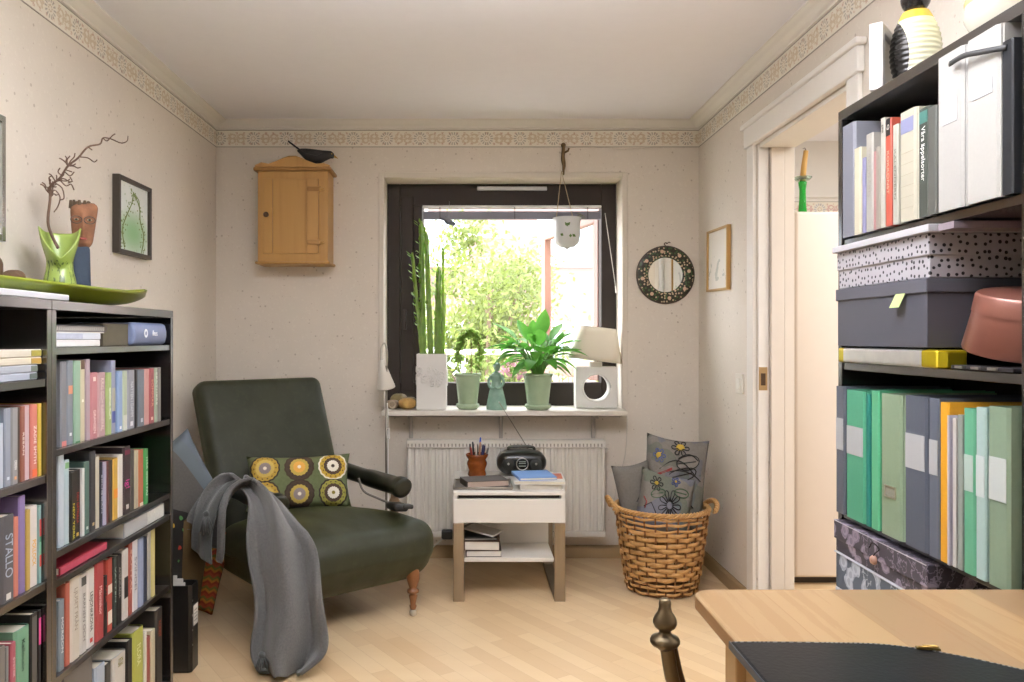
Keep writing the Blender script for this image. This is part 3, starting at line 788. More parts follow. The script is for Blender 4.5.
def linen(h1, h2, tint=None):
    m = MT('grey_linen', .9)
    c = m.mix(m.noise(90, 4), h1, h2)
    if tint:
        n = m.noise(4, 2); c = m.mix(n.gt(.55)*.45, c, tint[0]); c = m.mix(m.noise(5, 2, rot=(1, 2, 0)).gt(.6)*.4, c, tint[1])
    m.col(c).bump(m.noise(320, 2), .35, .003); return m.mat
THREAD, YEL, GRN, RED, BLU = P('#1e1c1b', .7), P('#b79a38', .8), P('#3f5a40', .8), P('#8a3230', .8), P('#4a5684', .8)
def stitch(root, w, h, t, curves, mat, r=.0028, nm='embroidery_stitching'):
    mb = MB()
    for cv in curves:
        pts = [pillow_pt(w, h, t, u, v, -1)+Vector((0, -.0015, 0)) for u, v in cv]
        mb.tube(pts, r, 5)
    mb.build(nm, mat, root, smooth=True)
def flower(u, v, r, n=6, asp=1.0, ph=0):
    out = []
    for k in range(n):
        a = 2*math.pi*k/n+ph; pts = []
        for i in range(11):
            b = math.pi*i/10; l = .25+.75*math.sin(b)**.8 if 0 < i < 10 else .25
            aa = a+(.42*math.cos(b)*(.6+.4*math.sin(b)))*2*math.pi/n/1.0
            pts.append((u+r*l*math.cos(aa)*asp, v+r*l*math.sin(aa)))
        out.append(pts)
    return out
def leafcv(u, v, L, a, wdt=.35):
    p = []
    for i in range(17):
        s = 2*math.pi*i/16; x = L*(1-math.cos(s))/2; y = L*wdt*math.sin(s)*.5
        p.append((u+x*math.cos(a)-y*math.sin(a), v+x*math.sin(a)+y*math.cos(a)))
    return [p, [(u, v), (u+L*.85*math.cos(a), v+L*.85*math.sin(a))]]
def disc(root, w, h, t, u, v, r, mat):
    mb = MB(); mb.ball(pillow_pt(w, h, t, u, v, -1)+Vector((0, -.001, 0)), (r, .003, r), 12, 6); mb.build('flower_centre', mat, root, smooth=True)
LN = linen('#6c675e', '#86807a', ('#5d6478', '#4f5f50'))
b1 = thing('cushion', 'large grey embroidered cushion rising highest from the wicker basket', 'cushion', (1.03, 4.035, .515), (R(-15), R(7), R(-6)), 'cushions in the wicker basket')
W1, H1, T1 = .315, .48, .14
pillow(W1, H1, T1, 'cushion_cover', LN, b1, 20, .006)
stitch(b1, W1, H1, T1, flower(.05, .80, .19, 6, 1.5)+leafcv(-.05, .42, .75, .15, .45)+leafcv(-.35, .05, 1.0, .25, .3)+[[(-.6+.1*i, .25+.25*math.sin(i*.28)) for i in range(13)], [(-.3+.1*i, -.05-.05*i) for i in range(10)], [(.0+.06*i, .55+.12*math.sin(i*.3)) for i in range(12)], [(-.5+.1*i, .12+.05*i-.004*i*i) for i in range(14)]], THREAD)
stitch(b1, W1, H1, T1, flower(-.62, .55, .16, 6, 1.2), BLU); disc(b1, W1, H1, T1, -.62, .55, .018, YEL); disc(b1, W1, H1, T1, .05, .80, .022, YEL)
stitch(b1, W1, H1, T1, [[(-.75+.08*i, .10+.03*i) for i in range(8)], [(-.75+.08*i, .07+.03*i) for i in range(8)]], RED, .004)
b2 = thing('cushion', 'grey cushion with a black stitched daisy leaning against the front rim of the basket', 'cushion', (.955, 3.935, .425), (R(-24), R(12), R(-8)), 'cushions in the wicker basket')
W2, H2, T2 = .27, .34, .09
pillow(W2, H2, T2, 'cushion_cover', linen('#6f6a63', '#8a857c', ('#5f6886', '#4f6652')), b2, 18, .004)
stitch(b2, W2, H2, T2, flower(.15, -.02, .5, 9, .85)+flower(-.45, .58, .24, 6, 1.0)+[[(-.8, -.2), (-.55, -.05), (-.35, -.3), (-.2, -.55)]], THREAD)
stitch(b2, W2, H2, T2, leafcv(-.6, .18, .55, .35, .5)+leafcv(.25, .45, .55, -.05, .5), GRN); stitch(b2, W2, H2, T2, flower(.25, .78, .16, 5), BLU)
disc(b2, W2, H2, T2, -.45, .58, .012, YEL); disc(b2, W2, H2, T2, .25, .78, .008, YEL)
stitch(b2, W2, H2, T2, [[(-.85, .1), (-.72, -.05), (-.75, -.25)]], RED)
b3 = thing('cushion', 'small dark grey cushion at the window side of the basket', 'cushion', (.835, 4.02, .455), (R(-10), R(-8), R(10)), 'cushions in the wicker basket')
W3, H3, T3 = .20, .34, .085
pillow(W3, H3, T3, 'cushion_cover', linen('#625e57', '#79756d'), b3, 16, .004)
stitch(b3, W3, H3, T3, [[(.3, .5), (.75, .45), (.5, .2), (.85, -.05), (.45, -.12), (.2, -.4), (.1, -.1), (-.2, -.15), (.2, .1), (.3, .5)]], THREAD, .003)
b4 = thing('cushion', 'dark blue grey cushion half hidden at the back of the basket by the wall', 'cushion', (1.035, 4.15, .47), (R(-4), R(4), R(-14)), 'cushions in the wicker basket')
pillow(.22, .44, .09, 'cushion_cover', linen('#3d3f4a', '#52525a', ('#3c3f5c', '#3c4a3e')), b4, 16, .004)
# ------------------------------------------------------------------ black bookcases along the wall
XB, XS = -1.03, -1.043                      # front of the bookcases, plane of the book spines
def bookcase(name, label, loc, length, depth, height, shelves, face, back=True):
    """face +1: opens towards +X, -1: towards -X; local y runs along the wall"""
    t = thing(name, label, 'bookcase', loc, (0, 0, 0), None)
    def X(a, b): return (a, b) if face < 0 else (-b, -a)
    x0, x1 = X(0, depth); tk = .021
    MB().box(x0, x1, 0, tk, 0, height-.0245).build('side_panel', BLACKB, t, bevel=.001)
    MB().box(x0, x1, length-tk, length, 0, height-.0245).build('side_panel', BLACKB, t, bevel=.001)
    MB().box(x0, x1, 0, length, height-.024, height).build('top_board', BLACKB, t, bevel=.001)
    a, b = X(depth-.006, depth)
    MB().box(a, b, tk+.0005, length-tk-.0005, .01, height-.025).build('back_panel', P('#171412', .6, var=.1), t)
    a, b = X(.004, depth-.0065)
    for z in shelves: MB().box(a, b, tk+.0005, length-tk-.0005, z-.018, z).build('shelf', BLACKB, t, bevel=.001)
    a, b = X(.02, .035)
    MB().box(a, b, tk+.0005, length-tk-.0005, .0, shelves[-1]-.0185).build('plinth', BLACKB, t)
    return t
FY0, FY1 = 1.972, 2.776
bookcase('bookcase', 'black bookcase with five rows of books next to the armchair', (XB, FY0, 0), FY1-FY0, .405, 1.344, [1.226, .971, .716, .643, .40, .07], 1)
bookcase('bookcase', 'black bookcase nearest the camera beside the first wall picture, mostly out of view', (XB, FY0-.806, 0), .804, .405, 1.344, [1.15, .915, .655, .33, .07], 1)

def mute(h, k=.28):
    r, g, b = (int(h[i:i+2], 16) for i in (1, 3, 5)); m = (r+g+b)/3*.97
    return '#%02x%02x%02x' % tuple(int(x+(m-x)*k) for x in (r, g, b))
def book(label, group, y0, y1, z, h, col, face=1, xs=XS, depth=.15, txt=None, tcol=None, tsz=.5, lean=0, parts=(), rough=.42, cat='book', name='book', plain=False, pages=None):
    w = y1-y0
    t = thing(name, label, cat, (xs, (y0+y1)/2, z+.0008), (R(lean), 0, 0), group)
    cm = P(mute(col), rough, var=.05, vs=30)
    tk = min(.0022, w*.16); sg = -face
    o = [(0, -w/2+w*.12), (0, w/2-w*.12), (sg*w*.10, w/2), (sg*depth, w/2), (sg*depth, w/2-tk), (sg*.004, w/2-tk), (sg*.004, -w/2+tk), (sg*depth, -w/2+tk), (sg*depth, -w/2), (sg*w*.10, -w/2)]
    if plain: o = [(0, -w/2), (0, w/2), (sg*depth, w/2), (sg*depth, -w/2)]
    MB().prism(o, 0, h).build('cover', cm, t, recalc=True)
    if not plain:
        a, b = sorted((sg*.0045, sg*(depth-.004)))
        MB().box(a, b, -w/2+tk+.0002, w/2-tk-.0002, .003, h-.0035).build('page_block', pages or PAGES, t)
    e = face*.0003
    for kind, *a in parts:
        if kind == 'band':                   # coloured band across the spine, from z fraction a to b
            f0, f1, hc = a
            x0, x1 = sorted((0, face*.0005))
            MB().box(x0, x1, -w*.37, w*.37, h*f0, h*f1).build('spine_band', P(hc, .5, var=.03), t)
        if kind == 'dot':
            f0, hc = a
            x0, x1 = sorted((0, face*.0006)); r = w*.17
            MB().box(x0, x1, -r, r, h*f0-r*.8, h*f0+r*.8).build('spine_mark', P(hc, .5, var=0), t)
    if txt:
        for s, zf, fit, hc in txt:
            text(s, w*tsz, P(hc, .6, var=0), t, (face*.0007, 0, h*zf), SPL if face > 0 else SPR, .0002, fit=fit*h)
    return t

def row(rows, place, group, scale, ox, oy, z, xs=XS, face=1, depth=.15, prev=None):
    for r in rows:
        a, b, top, col, lab = r[:5]; kw = r[5] if len(r) > 5 else {}
        pa, pb, pt_ = ox+a/scale, ox+b/scale, oy+top/scale
        if face > 0: ya, yb = xs*-F/(CX-pa), xs*-F/(CX-pb)
        else: ya, yb = xs*F/(pb-CX), xs*F/(pa-CX)
        pxm = pa if face > 0 else pb
        ym = ya if face > 0 else ya
        h = EYE+(CY-pt_)*ym/F-z
        h = min(h, {.971: 1.205, .716: .950, .40: .622, .07: .379, .915: 1.129, .655: .894, .33: .634, 1.505: 1.819}[z]-z)
        yb = min(yb, {.915: 1.947, .655: 1.947, .33: 1.947, 1.505: 2.084}.get(z, 2.752))
        ya += .0006; yb -= .0006
        if prev is not None and ya < prev+.0008: ya = prev+.0008
        prev = yb
        d = kw.pop('depth', depth)
        book(lab+', '+place if place else lab, group, ya, yb, z, h, col, face=face, xs=xs+face*random.uniform(-.002, .003), depth=d, **kw)

row([
 (40, 80, 78, '#77787f', 'grey book with a pink foot', dict(parts=[('band', 0, .06, '#d57c76')])),
 (85, 123, 70, '#77828e', 'slate blue book with an orange spot', dict(parts=[('band', .60, .70, '#d08e70'), ('dot', .12, '#dfe3e6')])),
 (125, 166, 72, '#86b293', 'tall pale green book', dict(parts=[('band', .0, .02, '#3d7a4b')])),
 (168, 200, 70, '#cdbf9a', 'cream book with a dark brown head', dict(parts=[('band', .89, 1, '#5a4434'), ('dot', .5, '#efe9da')])),
 (203, 229, 62, '#a78f98', 'mauve book next to the pink pair', {}),
 (232, 281, 150, '#c4717a', 'pink book with white lettering', dict(txt=[('GRÄNSEN', .25, .35, '#f2dcd8')], parts=[('dot', .9, '#e6d4d0')])),
 (283, 336, 150, '#b98e90', 'dusty pink book with pale title', dict(txt=[('KRIG OCH KARNEVAL', .5, .82, '#e5d3cf')], tsz=.6)),
 (340, 369, 150, '#9db763', 'lime green book with a white title', dict(txt=[('GRÖNA RUM', .5, .5, '#eef0dc')])),
 (372, 399, 70, '#8a8fae', 'tallest lavender blue book with a dark cover', dict(parts=[('band', .30, .62, '#a9a79a'), ('band', .14, .30, '#4a5696')], depth=.19)),
 (410, 441, 140, '#7f9fd0', 'light blue book', dict(parts=[('dot', .06, '#e8e8e8')])),
 (445, 475, 138, '#a9b896', 'pale green and white book', dict(parts=[('band', .0, .25, '#c9ccc0')])),
 (478, 524, 135, '#8e909a', 'wide lavender grey book', dict(txt=[('NATTEN I DAMM', .5, .6, '#c6c8cf')], parts=[('dot', .08, '#dcdce0')])),
 (525, 538, 130, '#1f1f22', 'thin black book', {}),
 (540, 580, 130, '#65707d', 'steel blue book', dict(parts=[('dot', .1, '#b7c0c8')])),
 (583, 616, 128, '#cc8c86', 'salmon pink book', {}),
 (617, 648, 122, '#a8444a', 'crimson book with gold lettering', dict(txt=[('SOMMAR', .55, .5, '#d99c86')], parts=[('dot', .08, '#e6c9b8')])),
 (650, 665, 120, '#98a68e', 'thin green and white book', dict(txt=[('FEATHERS', .62, .6, '#e6e9df')])),
 (668, 684, 115, '#7e7a78', 'thin grey book at the far end', {}),
], 'second shelf of the bookcase by the armchair', 'books on the second shelf', 6.496, 55, 350, .971)
row([
 (22, 52, 85, '#b4c4cf', 'pale icy blue book', dict(depth=.2)),
 (54, 83, 120, '#a6bfc8', 'light blue green book', dict(parts=[('band', .9, .97, '#74a070')])),
 (86, 112, 190, '#26241f', 'black book with a yellow NEW YORK title', dict(txt=[('NEW YORK', .29, .52, '#d8cf4a')], tsz=.62)),
 (113, 150, 178, '#221d1d', 'black book with red lettering', dict(txt=[('DEN GÅTFULLA', .45, .45, '#b03a34')], tsz=.42, parts=[('dot', .06, '#e0c060')])),
 (151, 165, 165, '#d8d8d4', 'thin white book', {}),
 (170, 199, 130, '#4e7468', 'teal green book', dict(depth=.19, parts=[('dot', .08, '#c8d4cc')])),
 (205, 236, 70, '#3c3b3f', 'tall charcoal book', dict(depth=.2, parts=[('dot', .08, '#c9b88a')])),
 (237, 257, 100, '#c6bda4', 'cream book beside the tall charcoal one', {}),
 (258, 273, 130, '#23263a', 'thin navy book', dict(txt=[('SKUGGAN', .5, .6, '#c9c9d2')])),
 (274, 290, 130, '#a6a3c0', 'thin lavender book', {}),
 (291, 308, 125, '#6d2a26', 'dark red book', {}),
 (309, 327, 120, '#4f4034', 'dark brown book', {}),
 (329, 357, 110, '#d9a52c', 'golden yellow book', dict(parts=[('band', .35, .5, '#d88a2a')])),
 (359, 388, 90, '#d9d4cb', 'white book next to the golden yellow one', {}),
 (390, 431, 45, '#3d2d31', 'tall dark brown book with magenta writing', dict(depth=.2, txt=[('ig!', .44, .13, '#d84aa0')], tsz=.8, parts=[('dot', .1, '#c9c4c0'), ('band', .88, .95, '#7a3048')])),
 (433, 455, 60, '#4b4742', 'dark grey book', {}),
 (458, 479, 65, '#b3a88a', 'olive cream book', dict(depth=.19)),
 (481, 506, 60, '#c2643c', 'rust orange book', dict(parts=[('band', .0, .06, '#e2d8c4')])),
 (510, 529, 55, '#35a04a', 'bright green book at the row end', dict(txt=[('HÄR OCH NU', .5, .7, '#dfeee0')])),
], 'third shelf of the bookcase by the armchair', 'books on the third shelf', 5.687, 55, 440, .716)
row([
 (18, 41, 345, '#7a8a94', 'blue grey book', dict(txt=[('MORGON', .5, .5, '#dfe4e8')])),
 (46, 65, 270, '#c2553c', 'thin orange red book', {}),
 (67, 105, 215, '#d3cab8', 'wide cream book', dict(txt=[('LJUSET FRÅN', .6, .5, '#9a9080')], depth=.18)),
 (107, 135, 235, '#c9c6c0', 'grey white book with a dark head', dict(txt=[('BARNEN OCH', .45, .6, '#7d7a76')], parts=[('band', .85, .96, '#4a4a48')])),
 (137, 169, 215, '#dedad2', 'white book with black lettering', dict(txt=[('LEIJONKRONA', .45, .5, '#3a3a3a')], parts=[('dot', .08, '#c23a34')])),
 (171, 205, 180, '#b8383a', 'wide red book', dict(txt=[('Människor', .5, .36, '#e9cfc9')], depth=.18)),
 (206, 219, 240, '#2c2222', 'short black book with red lettering', dict(txt=[('AFTER', .7, .3, '#c04038')])),
 (221, 244, 170, '#c9402f', 'red book with white leaf shapes', dict(parts=[('band', .1, .28, '#e6dccf'), ('band', .52, .64, '#e6dccf')])),
 (246, 259, 160, '#2e4038', 'thin dark green book', dict(txt=[('VATTEN', .6, .5, '#a9c0b4')])),
 (260, 282, 155, '#22211f', 'black book with grey lettering', dict(txt=[('AMERICANA', .6, .45, '#a9a9a4')])),
 (285, 307, 130, '#c9c6be', 'white book with a black block', dict(parts=[('band', .3, .6, '#232323')])),
 (310, 325, 95, '#b04a38', 'brick red book', dict(txt=[('SAMTAL', .6, .6, '#dcb8a8')])),
 (327, 351, 88, '#d7d8dc', 'pale white book', dict(txt=[('SVINDEL', .5, .5, '#84868e')])),
 (353, 371, 82, '#8b9bc0', 'periwinkle blue book', {}),
 (373, 391, 80, '#2b3450', 'navy blue book', {}),
 (392, 404, 50, '#a8a49a', 'thin grey book', {}),
 (406, 420, 20, '#c9bb6a', 'pale yellow book at the row end', {}),
], 'fourth shelf of the bookcase by the armchair', 'books on the fourth shelf', 4.209, 55, 520, .40)
row([
 (20, 166, 655, '#6f6a66', 'broad grey volume', dict(depth=.14)),
 (172, 213, 628, '#9fb0c4', 'pale blue volume', {}),
 (216, 240, 615, '#3c3b38', 'dark grey narrow volume', {}),
 (244, 300, 590, '#c9c4ba', 'white volume with yellow print', dict(txt=[('ATLAS', .9, .1, '#8a8430')])),
 (303, 324, 515, '#1c1b1a', 'tall black narrow volume', dict(depth=.2)),
 (328, 374, 480, '#b7bc3c', 'lime yellow volume with pale leaf print', dict(txt=[('FLORA', .7, .25, '#e0e2b0')], depth=.19)),
 (376, 384, 475, '#d6d1c2', 'very thin white volume', {}),
 (386, 402, 500, '#a83c30', 'short red volume', {}),
 (404, 421, 470, '#c4b894', 'cream narrow volume', {}),
 (425, 453, 385, '#2a2825', 'tallest black volume with orange print', dict(depth=.2, txt=[('KONST', .75, .2, '#b5532f')])),
], 'bottom shelf of the bookcase by the armchair', 'books on the bottom shelf', 4.209, 55, 520, .07)
# near bookcase
row([
 (-60, -3, 160, '#5f6068', 'dark grey book', {}),
 (-1, 21, 210, '#b3c0d2', 'short pale blue book', {}),
 (23, 65, 120, '#8690a2', 'blue grey book', dict(parts=[('dot', .1, '#c9d0da')])),
 (67, 108, 115, '#8d8d8c', 'grey book with pale lettering', dict(txt=[('ORDEN', .25, .12, '#e6e6e2')], parts=[('dot', .08, '#d8a070')])),
 (109, 124, 110, '#4a3428', 'thin dark brown book', {}),
 (126, 154, 105, '#9a5240', 'russet book with a white title', dict(txt=[('RESAN', .5, .3, '#e6d8cc')])),
 (156, 189, 100, '#c9aab0', 'pinkish white book', {}),
 (191, 231, 95, '#d9705e', 'coral pink book with white capitals', dict(txt=[('ZADIE SMITH', .45, .52, '#f4e6e0')], parts=[('band', .02, .12, '#d8663c')], tsz=.55)),
 (234, 268, 88, '#dcb42c', 'golden yellow book at the row end', dict(depth=.19)),
], 'second shelf of the bookcase nearest the camera', 'books in the near bookcase', 6.2, 0, 390, .915)
row([
 (-70, -4, 190, '#3f3a36', 'dark brown book', {}),
 (5, 88, 175, '#57565a', 'wide grey book titled STALLO', dict(txt=[('STALLO', .53, .50, '#aebccb')], tsz=.80, parts=[('dot', .06, '#d8d6d2')])),
 (90, 118, 175, '#dc7458', 'coral orange book', {}),
 (120, 160, 45, '#7f68a8', 'tall purple book', dict(depth=.2)),
 (163, 186, 130, '#c8a23a', 'ochre book', {}),
 (188, 240, 112, '#dcd2cc', 'white book with yellow lettering', dict(txt=[('POLLOCK', .42, .32, '#d8a62c'), ], tsz=.6)),
 (242, 286, 100, '#7fb0ac', 'aqua book with red and green bands', dict(parts=[('band', .60, .82, '#c8423c'), ('band', .53, .60, '#3c7a5c'), ('band', .36, .53, '#74b08c'), ('band', .21, .36, '#c8423c')])),
], 'third shelf of the bookcase nearest the camera', 'books in the near bookcase', 6.2, 0, 490, .655)
row([
 (-70, -3, 420, '#6a6458', 'taupe book', {}),
 (0, 46, 440, '#7d7870', 'grey beige book', {}),
 (52, 72, 430, '#8a8a88', 'thin grey book', {}),
 (75, 115, 405, '#b8485a', 'crimson pink book', dict(txt=[('SYSTER', .75, .2, '#e0b8bc')])),
 (118, 230, 320, '#68a882', 'wide green book with black title', dict(txt=[('Kallocain', .74, .3, '#2c4a3a'), ('Romaner', .74, .26, '#2c4a3a')] [:1], tsz=.3, depth=.16)),
 (232, 282, 190, '#1e1d1d', 'black folder with a grey spine edge', dict(depth=.2, parts=[('band', .05, .97, '#55534f')])),
 (284, 322, 160, '#1b1a1c', 'black folder with a hot pink label', dict(depth=.2, parts=[('band', .68, .93, '#d84a8c')])),
], 'fourth shelf of the bookcase nearest the camera', 'books in the near bookcase', 7.41, 0, 590, .33)

def flat(label, y0, y1, z, th, col, depth=.16, xs=XS, face=1, group=None, name='book', cat='book', parts=(), rot=0, txt=None, pages=None, open_near=True):
    t = thing(name, label, cat, (xs, (y0+y1)/2, z+.0008), (0, 0, R(rot)), group)
    L = y1-y0; sg = -face; k = min(.002, th*.15)
    o = [(0, k), (0, th-k), (sg*.002, th), (sg*depth, th), (sg*depth, th-k), (sg*.004, th-k), (sg*.004, k), (sg*depth, k), (sg*depth, 0), (sg*.002, 0)]
    MB().prism(o, -L/2, L/2, M=Matrix(((1, 0, 0, 0), (0, 0, 1, 0), (0, 1, 0, 0), (0, 0, 0, 1)))).build('cover', P(col, .45, var=.04), t, recalc=True)
    a, b = sorted((sg*.0045, sg*(depth-.004)))
    MB().box(a, b, -L/2+.003, L/2-.003, k+.0003, th-k-.0003).build('page_block', pages or PAGES, t)
    for f0, f1, hc in parts:
        x0, x1 = sorted((0, face*.0006))
        MB().box(x0, x1, -L/2+L*f0, -L/2+L*f1, k, th-k).build('spine_band', P(hc, .5, var=.2, vs=90), t)
    if txt: text(txt[0], th*txt[1], P(txt[3], .6, var=0), t, (face*.0007, -L/2+L*txt[2], th/2), HL if face > 0 else ((0, -1, 0), (0, 0, 1)), .0002)
    return t
def ypx(p, xs=XS):
    y = abs(xs)*F/abs(CX-p)
    return min(y, 1.946) if p < 50 else y
g = 'flat pile in the near bookcase'
flat('pale grey album lowest in the flat pile of the near bookcase', 1.70, ypx(37), 1.15, .017, '#a9afbb', group=g, parts=[(.86, 1, '#5f6a62')])
flat('pale grey album second in the flat pile of the near bookcase', 1.70, ypx(37.5), 1.168, .017, '#aab0b9', group=g, parts=[(.88, 1, '#6a7468')])
flat('cream patterned album with a gold end, third in the flat pile', 1.70, ypx(43), 1.186, .017, '#cdc6b4', group=g, parts=[(.82, 1, '#a88a44')])
flat('cream patterned album with a gold end, topmost in the flat pile', 1.70, ypx(43.5), 1.204, .018, '#d2ccbd', group=g, parts=[(.82, 1, '#9a9040')])
g = 'flat books on the top shelf'
flat('white flat book lowest on the top shelf below the spiral notebook', FY0+.025, ypx(100), 1.226, .018, '#e9e8e6', group=g)
flat('white and pale blue flat book under the spiral notebook', FY0+.025, ypx(100.5), 1.2448, .018, '#d5dbe4', group=g, parts=[(.1, .6, '#b9c0d2')])
sn = thing('spiral_notebook', 'white wire bound notebook on top of the flat books', 'notebook', (XS, 0, 1.2636), (0, 0, 0), g)
ya, yb = FY0+.028, ypx(105.5)
MB().box(-.16, -.004, ya, yb, 0, .0155).build('page_block', P('#e4e0d8', .7), sn)
MB().box(-.162, -.002, ya-.001, yb+.001, .016, .018).build('cover', P('#d5d1c6', .5), sn)
sp = MB()
k = 26
for i in range(k):
    y = ya+.006+(yb-ya-.012)*i/(k-1)
    sp.tube([(.002+.008*math.cos(a)-.004, y, .0125+.009*math.sin(a)) for a in [2*math.pi*j/10 for j in range(11)]], .0011, 5)
sp.build('binding_wire', P('#6d6c70', .3, .8), sn)
bb_ = thing('ring_binder', 'slate blue lying binder with a white round emblem on the top shelf', 'binder', (XS, 0, 1.2268))
y0_, y1_ = ypx(132), ypx(164.5)
MB().rbox((.20, y1_-y0_, .072), .010, 3, 4, lambda p: (p.x+(.010*(1-(p.z/.036)**2) if p.x > 0 else 0), p.y, p.z), Matrix.Translation((-.100, (y0_+y1_)/2, .0365))).build('spine_cover', P('#74809f', .4, var=.03), bb_, smooth=True)
MB().box(-.20, -.012, ypx(107), y0_-.0005, .0, .066).build('page_block', P('#5a5444', .7, var=.15, vs=40), bb_)
em = Matrix.Translation((.0108, y0_+(y1_-y0_)*.30, .038)) @ Matrix.Rotation(R(90), 4, 'Y')
MB().lathe([(.007, .0), (.007, .0012), (.014, .0012), (.014, 0)], 20, M=em, cap=False).build('emblem', P('#e9ecf2', .5, var=0), bb_)
text('ikus', .026, P('#e9ecf2', .5, var=0), bb_, (.0112, y0_+(y1_-y0_)*.58, .038), HL, .0006)
flat('thick grey white volume lying in the narrow gap shelf', ypx(124.5), ypx(164), .643, .045, '#aeb0b2', depth=.14, parts=[(.55, .97, '#c9ccc8')])
flat('red folder with white page edges lying in the narrow gap shelf', ypx(60), ypx(107), .643, .021, '#8f2634', depth=.17, parts=[(.02, .98, '#b0485c')])

# on top of the bookcases
LIME = P('#7d8a20', .3, var=.05)
dish = thing('leaf_dish', 'long olive green boat shaped dish on top of the black bookcases', 'dish', (-1.17, 2.065, 1.345), (0, 0, R(-3)))
def dishf(u, v):
    s = 2*u-1; a = (v-.5)*2
    wd = .115*(1-abs(s)**2.4)**.75+.0005
    zr = .040+.006*abs(s)**2
    zz = .006+zr*(abs(a)**2.0)*(1-.5*abs(s)**6)+.045*abs(s)**5
    return (wd*a, s*.72, zz)
MB().grid(dishf, 60, 24).build('dish_bowl', LIME, dish, smooth=True, solid=.007)
wb = flat('white picture book lying at the front edge of the bookcase top', 1.60, 2.063, 1.344, .016, '#c9cace', depth=.065, xs=-1.034, name='picture_book')
va = thing('vase', 'lime green waisted vase with a cut-away lip holding a bare twig', 'vase', (-1.315, 2.565, 1.345), (0, 0, R(20)))
def vmat():
    m = MT('vase_glaze', .25); x, y, z = m.xyz(); n = m.noise(120, 2, sc=(1, 1, .07))
    f = n.gt(.57)*z.lt(.15)*z.gt(.008)
    m.col(m.mix(f*.75, m.mix(m.noise(12, 2), '#8fa54a', '#a3b663'), '#3f5030')); return m.mat
def vasef(u, v):
    a = 2*math.pi*u
    z = .27*v
    r = .049-.013*math.exp(-((v-.56)/.20)**2)+.004*max(0, v-.6)/.4
    zz = z*.93
    if v > .45:
        da = abs((a-R(-82)+math.pi) % (2*math.pi)-math.pi)    # the lip is cut away on the side towards the room
        top = .155+.090*min(1, da/R(75))**1.1+.014*math.exp(-((da-R(95))/.5)**2)
        k = (v-.45)/.55
        zz = .27*.93*.45+(top-.27*.93*.45)*k
        r += .007*k*k
    return (r*math.cos(a), r*math.sin(a), zz+.001)
MB().grid(vasef, 40, 28, closed=True).build('vase_body', vmat(), va, smooth=True, solid=.005)
MB().lathe([(0, .002), (.054, .002), (.054, .006), (0, .006)], 24, cap=False).build('vase_foot', P('#93b045', .3), va)
BARK = P('#6b5342', .8, var=.2, vs=60)
br = thing('twig', 'bare crooked twig rising from the lime green vase', 'twig', (-1.315, 2.565, 1.36))
O = Vector((-1.315, 2.565, 1.36))
def tp(px, py, Y): return at(px, py, Y)-O
tm = MB()
main = [tp(58, 248, 2.56), tp(52, 236, 2.57), tp(48, 222, 2.57), tp(50, 200, 2.58), tp(51, 186, 2.6), tp(60, 178, 2.62), tp(68, 166, 2.64), tp(78, 158, 2.66), tp(88, 147, 2.68), tp(100, 144, 2.7), tp(103, 138, 2.71), tp(111, 139, 2.72), tp(121, 143, 2.72), tp(127, 141, 2.73), tp(128, 136, 2.74)]
tm.tube(spline(main, 5), [.0050-.0036*i/70 for i in range(71)], 7)
subs = [[(50, 200), (54, 190), (60, 197), (58, 206), (54, 212)], [(51, 186), (49, 178), (52, 176)], [(60, 178), (64, 172), (70, 176), (74, 172)], [(60, 180), (66, 186), (71, 184), (74, 190)], [(55, 183), (62, 188), (64, 198), (60, 200)], [(68, 166), (67, 160), (70, 156)], [(80, 157), (88, 158), (94, 162), (97, 160)], [(88, 147), (92, 150)], [(103, 138), (107, 141), (112, 136), (115, 134)], [(62, 176), (58, 172), (60, 168)], [(66, 170), (72, 172)], [(50, 194), (46, 190)], [(70, 177), (72, 181), (68, 183)]]
rq = random.Random(4)
for k in range(26):
    i = rq.randrange(3, 9); x, y = [(50, 200), (51, 186), (60, 178), (68, 166), (50, 194), (56, 182)][i % 6]
    a = rq.uniform(-2.6, .6); l = rq.uniform(4, 11)
    subs.append([(x, y), (x+l*.5*math.cos(a)+rq.uniform(-2, 2), y+l*.5*math.sin(a)), (x+l*math.cos(a+.15), y+l*math.sin(a+.15)), (x+l*1.3*math.cos(a+.05), y+l*1.3*math.sin(a+.05))])
for q in subs: tm.tube(spline([tp(x, y, 2.58+.0025*(x-48)+.012*(i % 2)) for i, (x, y) in enumerate(q)], 3), .0021, 5)
tm.build('twig_branch', BARK, br, smooth=True)
hs = thing('carved_figure', 'carved wooden figure of a face with a blue body standing beside the lime vase', 'sculpture', (-1.315, 2.715, 1.345), (0, 0, R(28)))
BKM = MT('carved_wood', .75); BKM.col(BKM.mix(BKM.noise(16, 6, rough=.7), '#2f1a11', '#b9805c')).bump(BKM.noise(40, 4), .5, .006); BKM = BKM.mat
def headf(p):
    x, y, z = p; v = (z+.075)/.15
    k = .66+.40*v-.06*v*v; x *= k; y *= k; x += .006*v
    if y < 0:
        y -= .026*math.exp(-((x/.011)**2))*math.exp(-((z+.010)/.028)**2)           # nose
        y += .010*(math.exp(-(((abs(x)-.022)/.012)**2))*math.exp(-((z-.025)/.012)**2))  # eye sockets
        y -= .006*math.exp(-(x/.02)**2)*math.exp(-((z+.058)/.008)**2)
    return (x, y, z+.004*math.sin(30*x))
MB().rbox((.088, .068, .15), .022, 8, 4, headf, Matrix.Translation((0, 0, .284))).build('head', BKM, hs, smooth=True, sub=1)
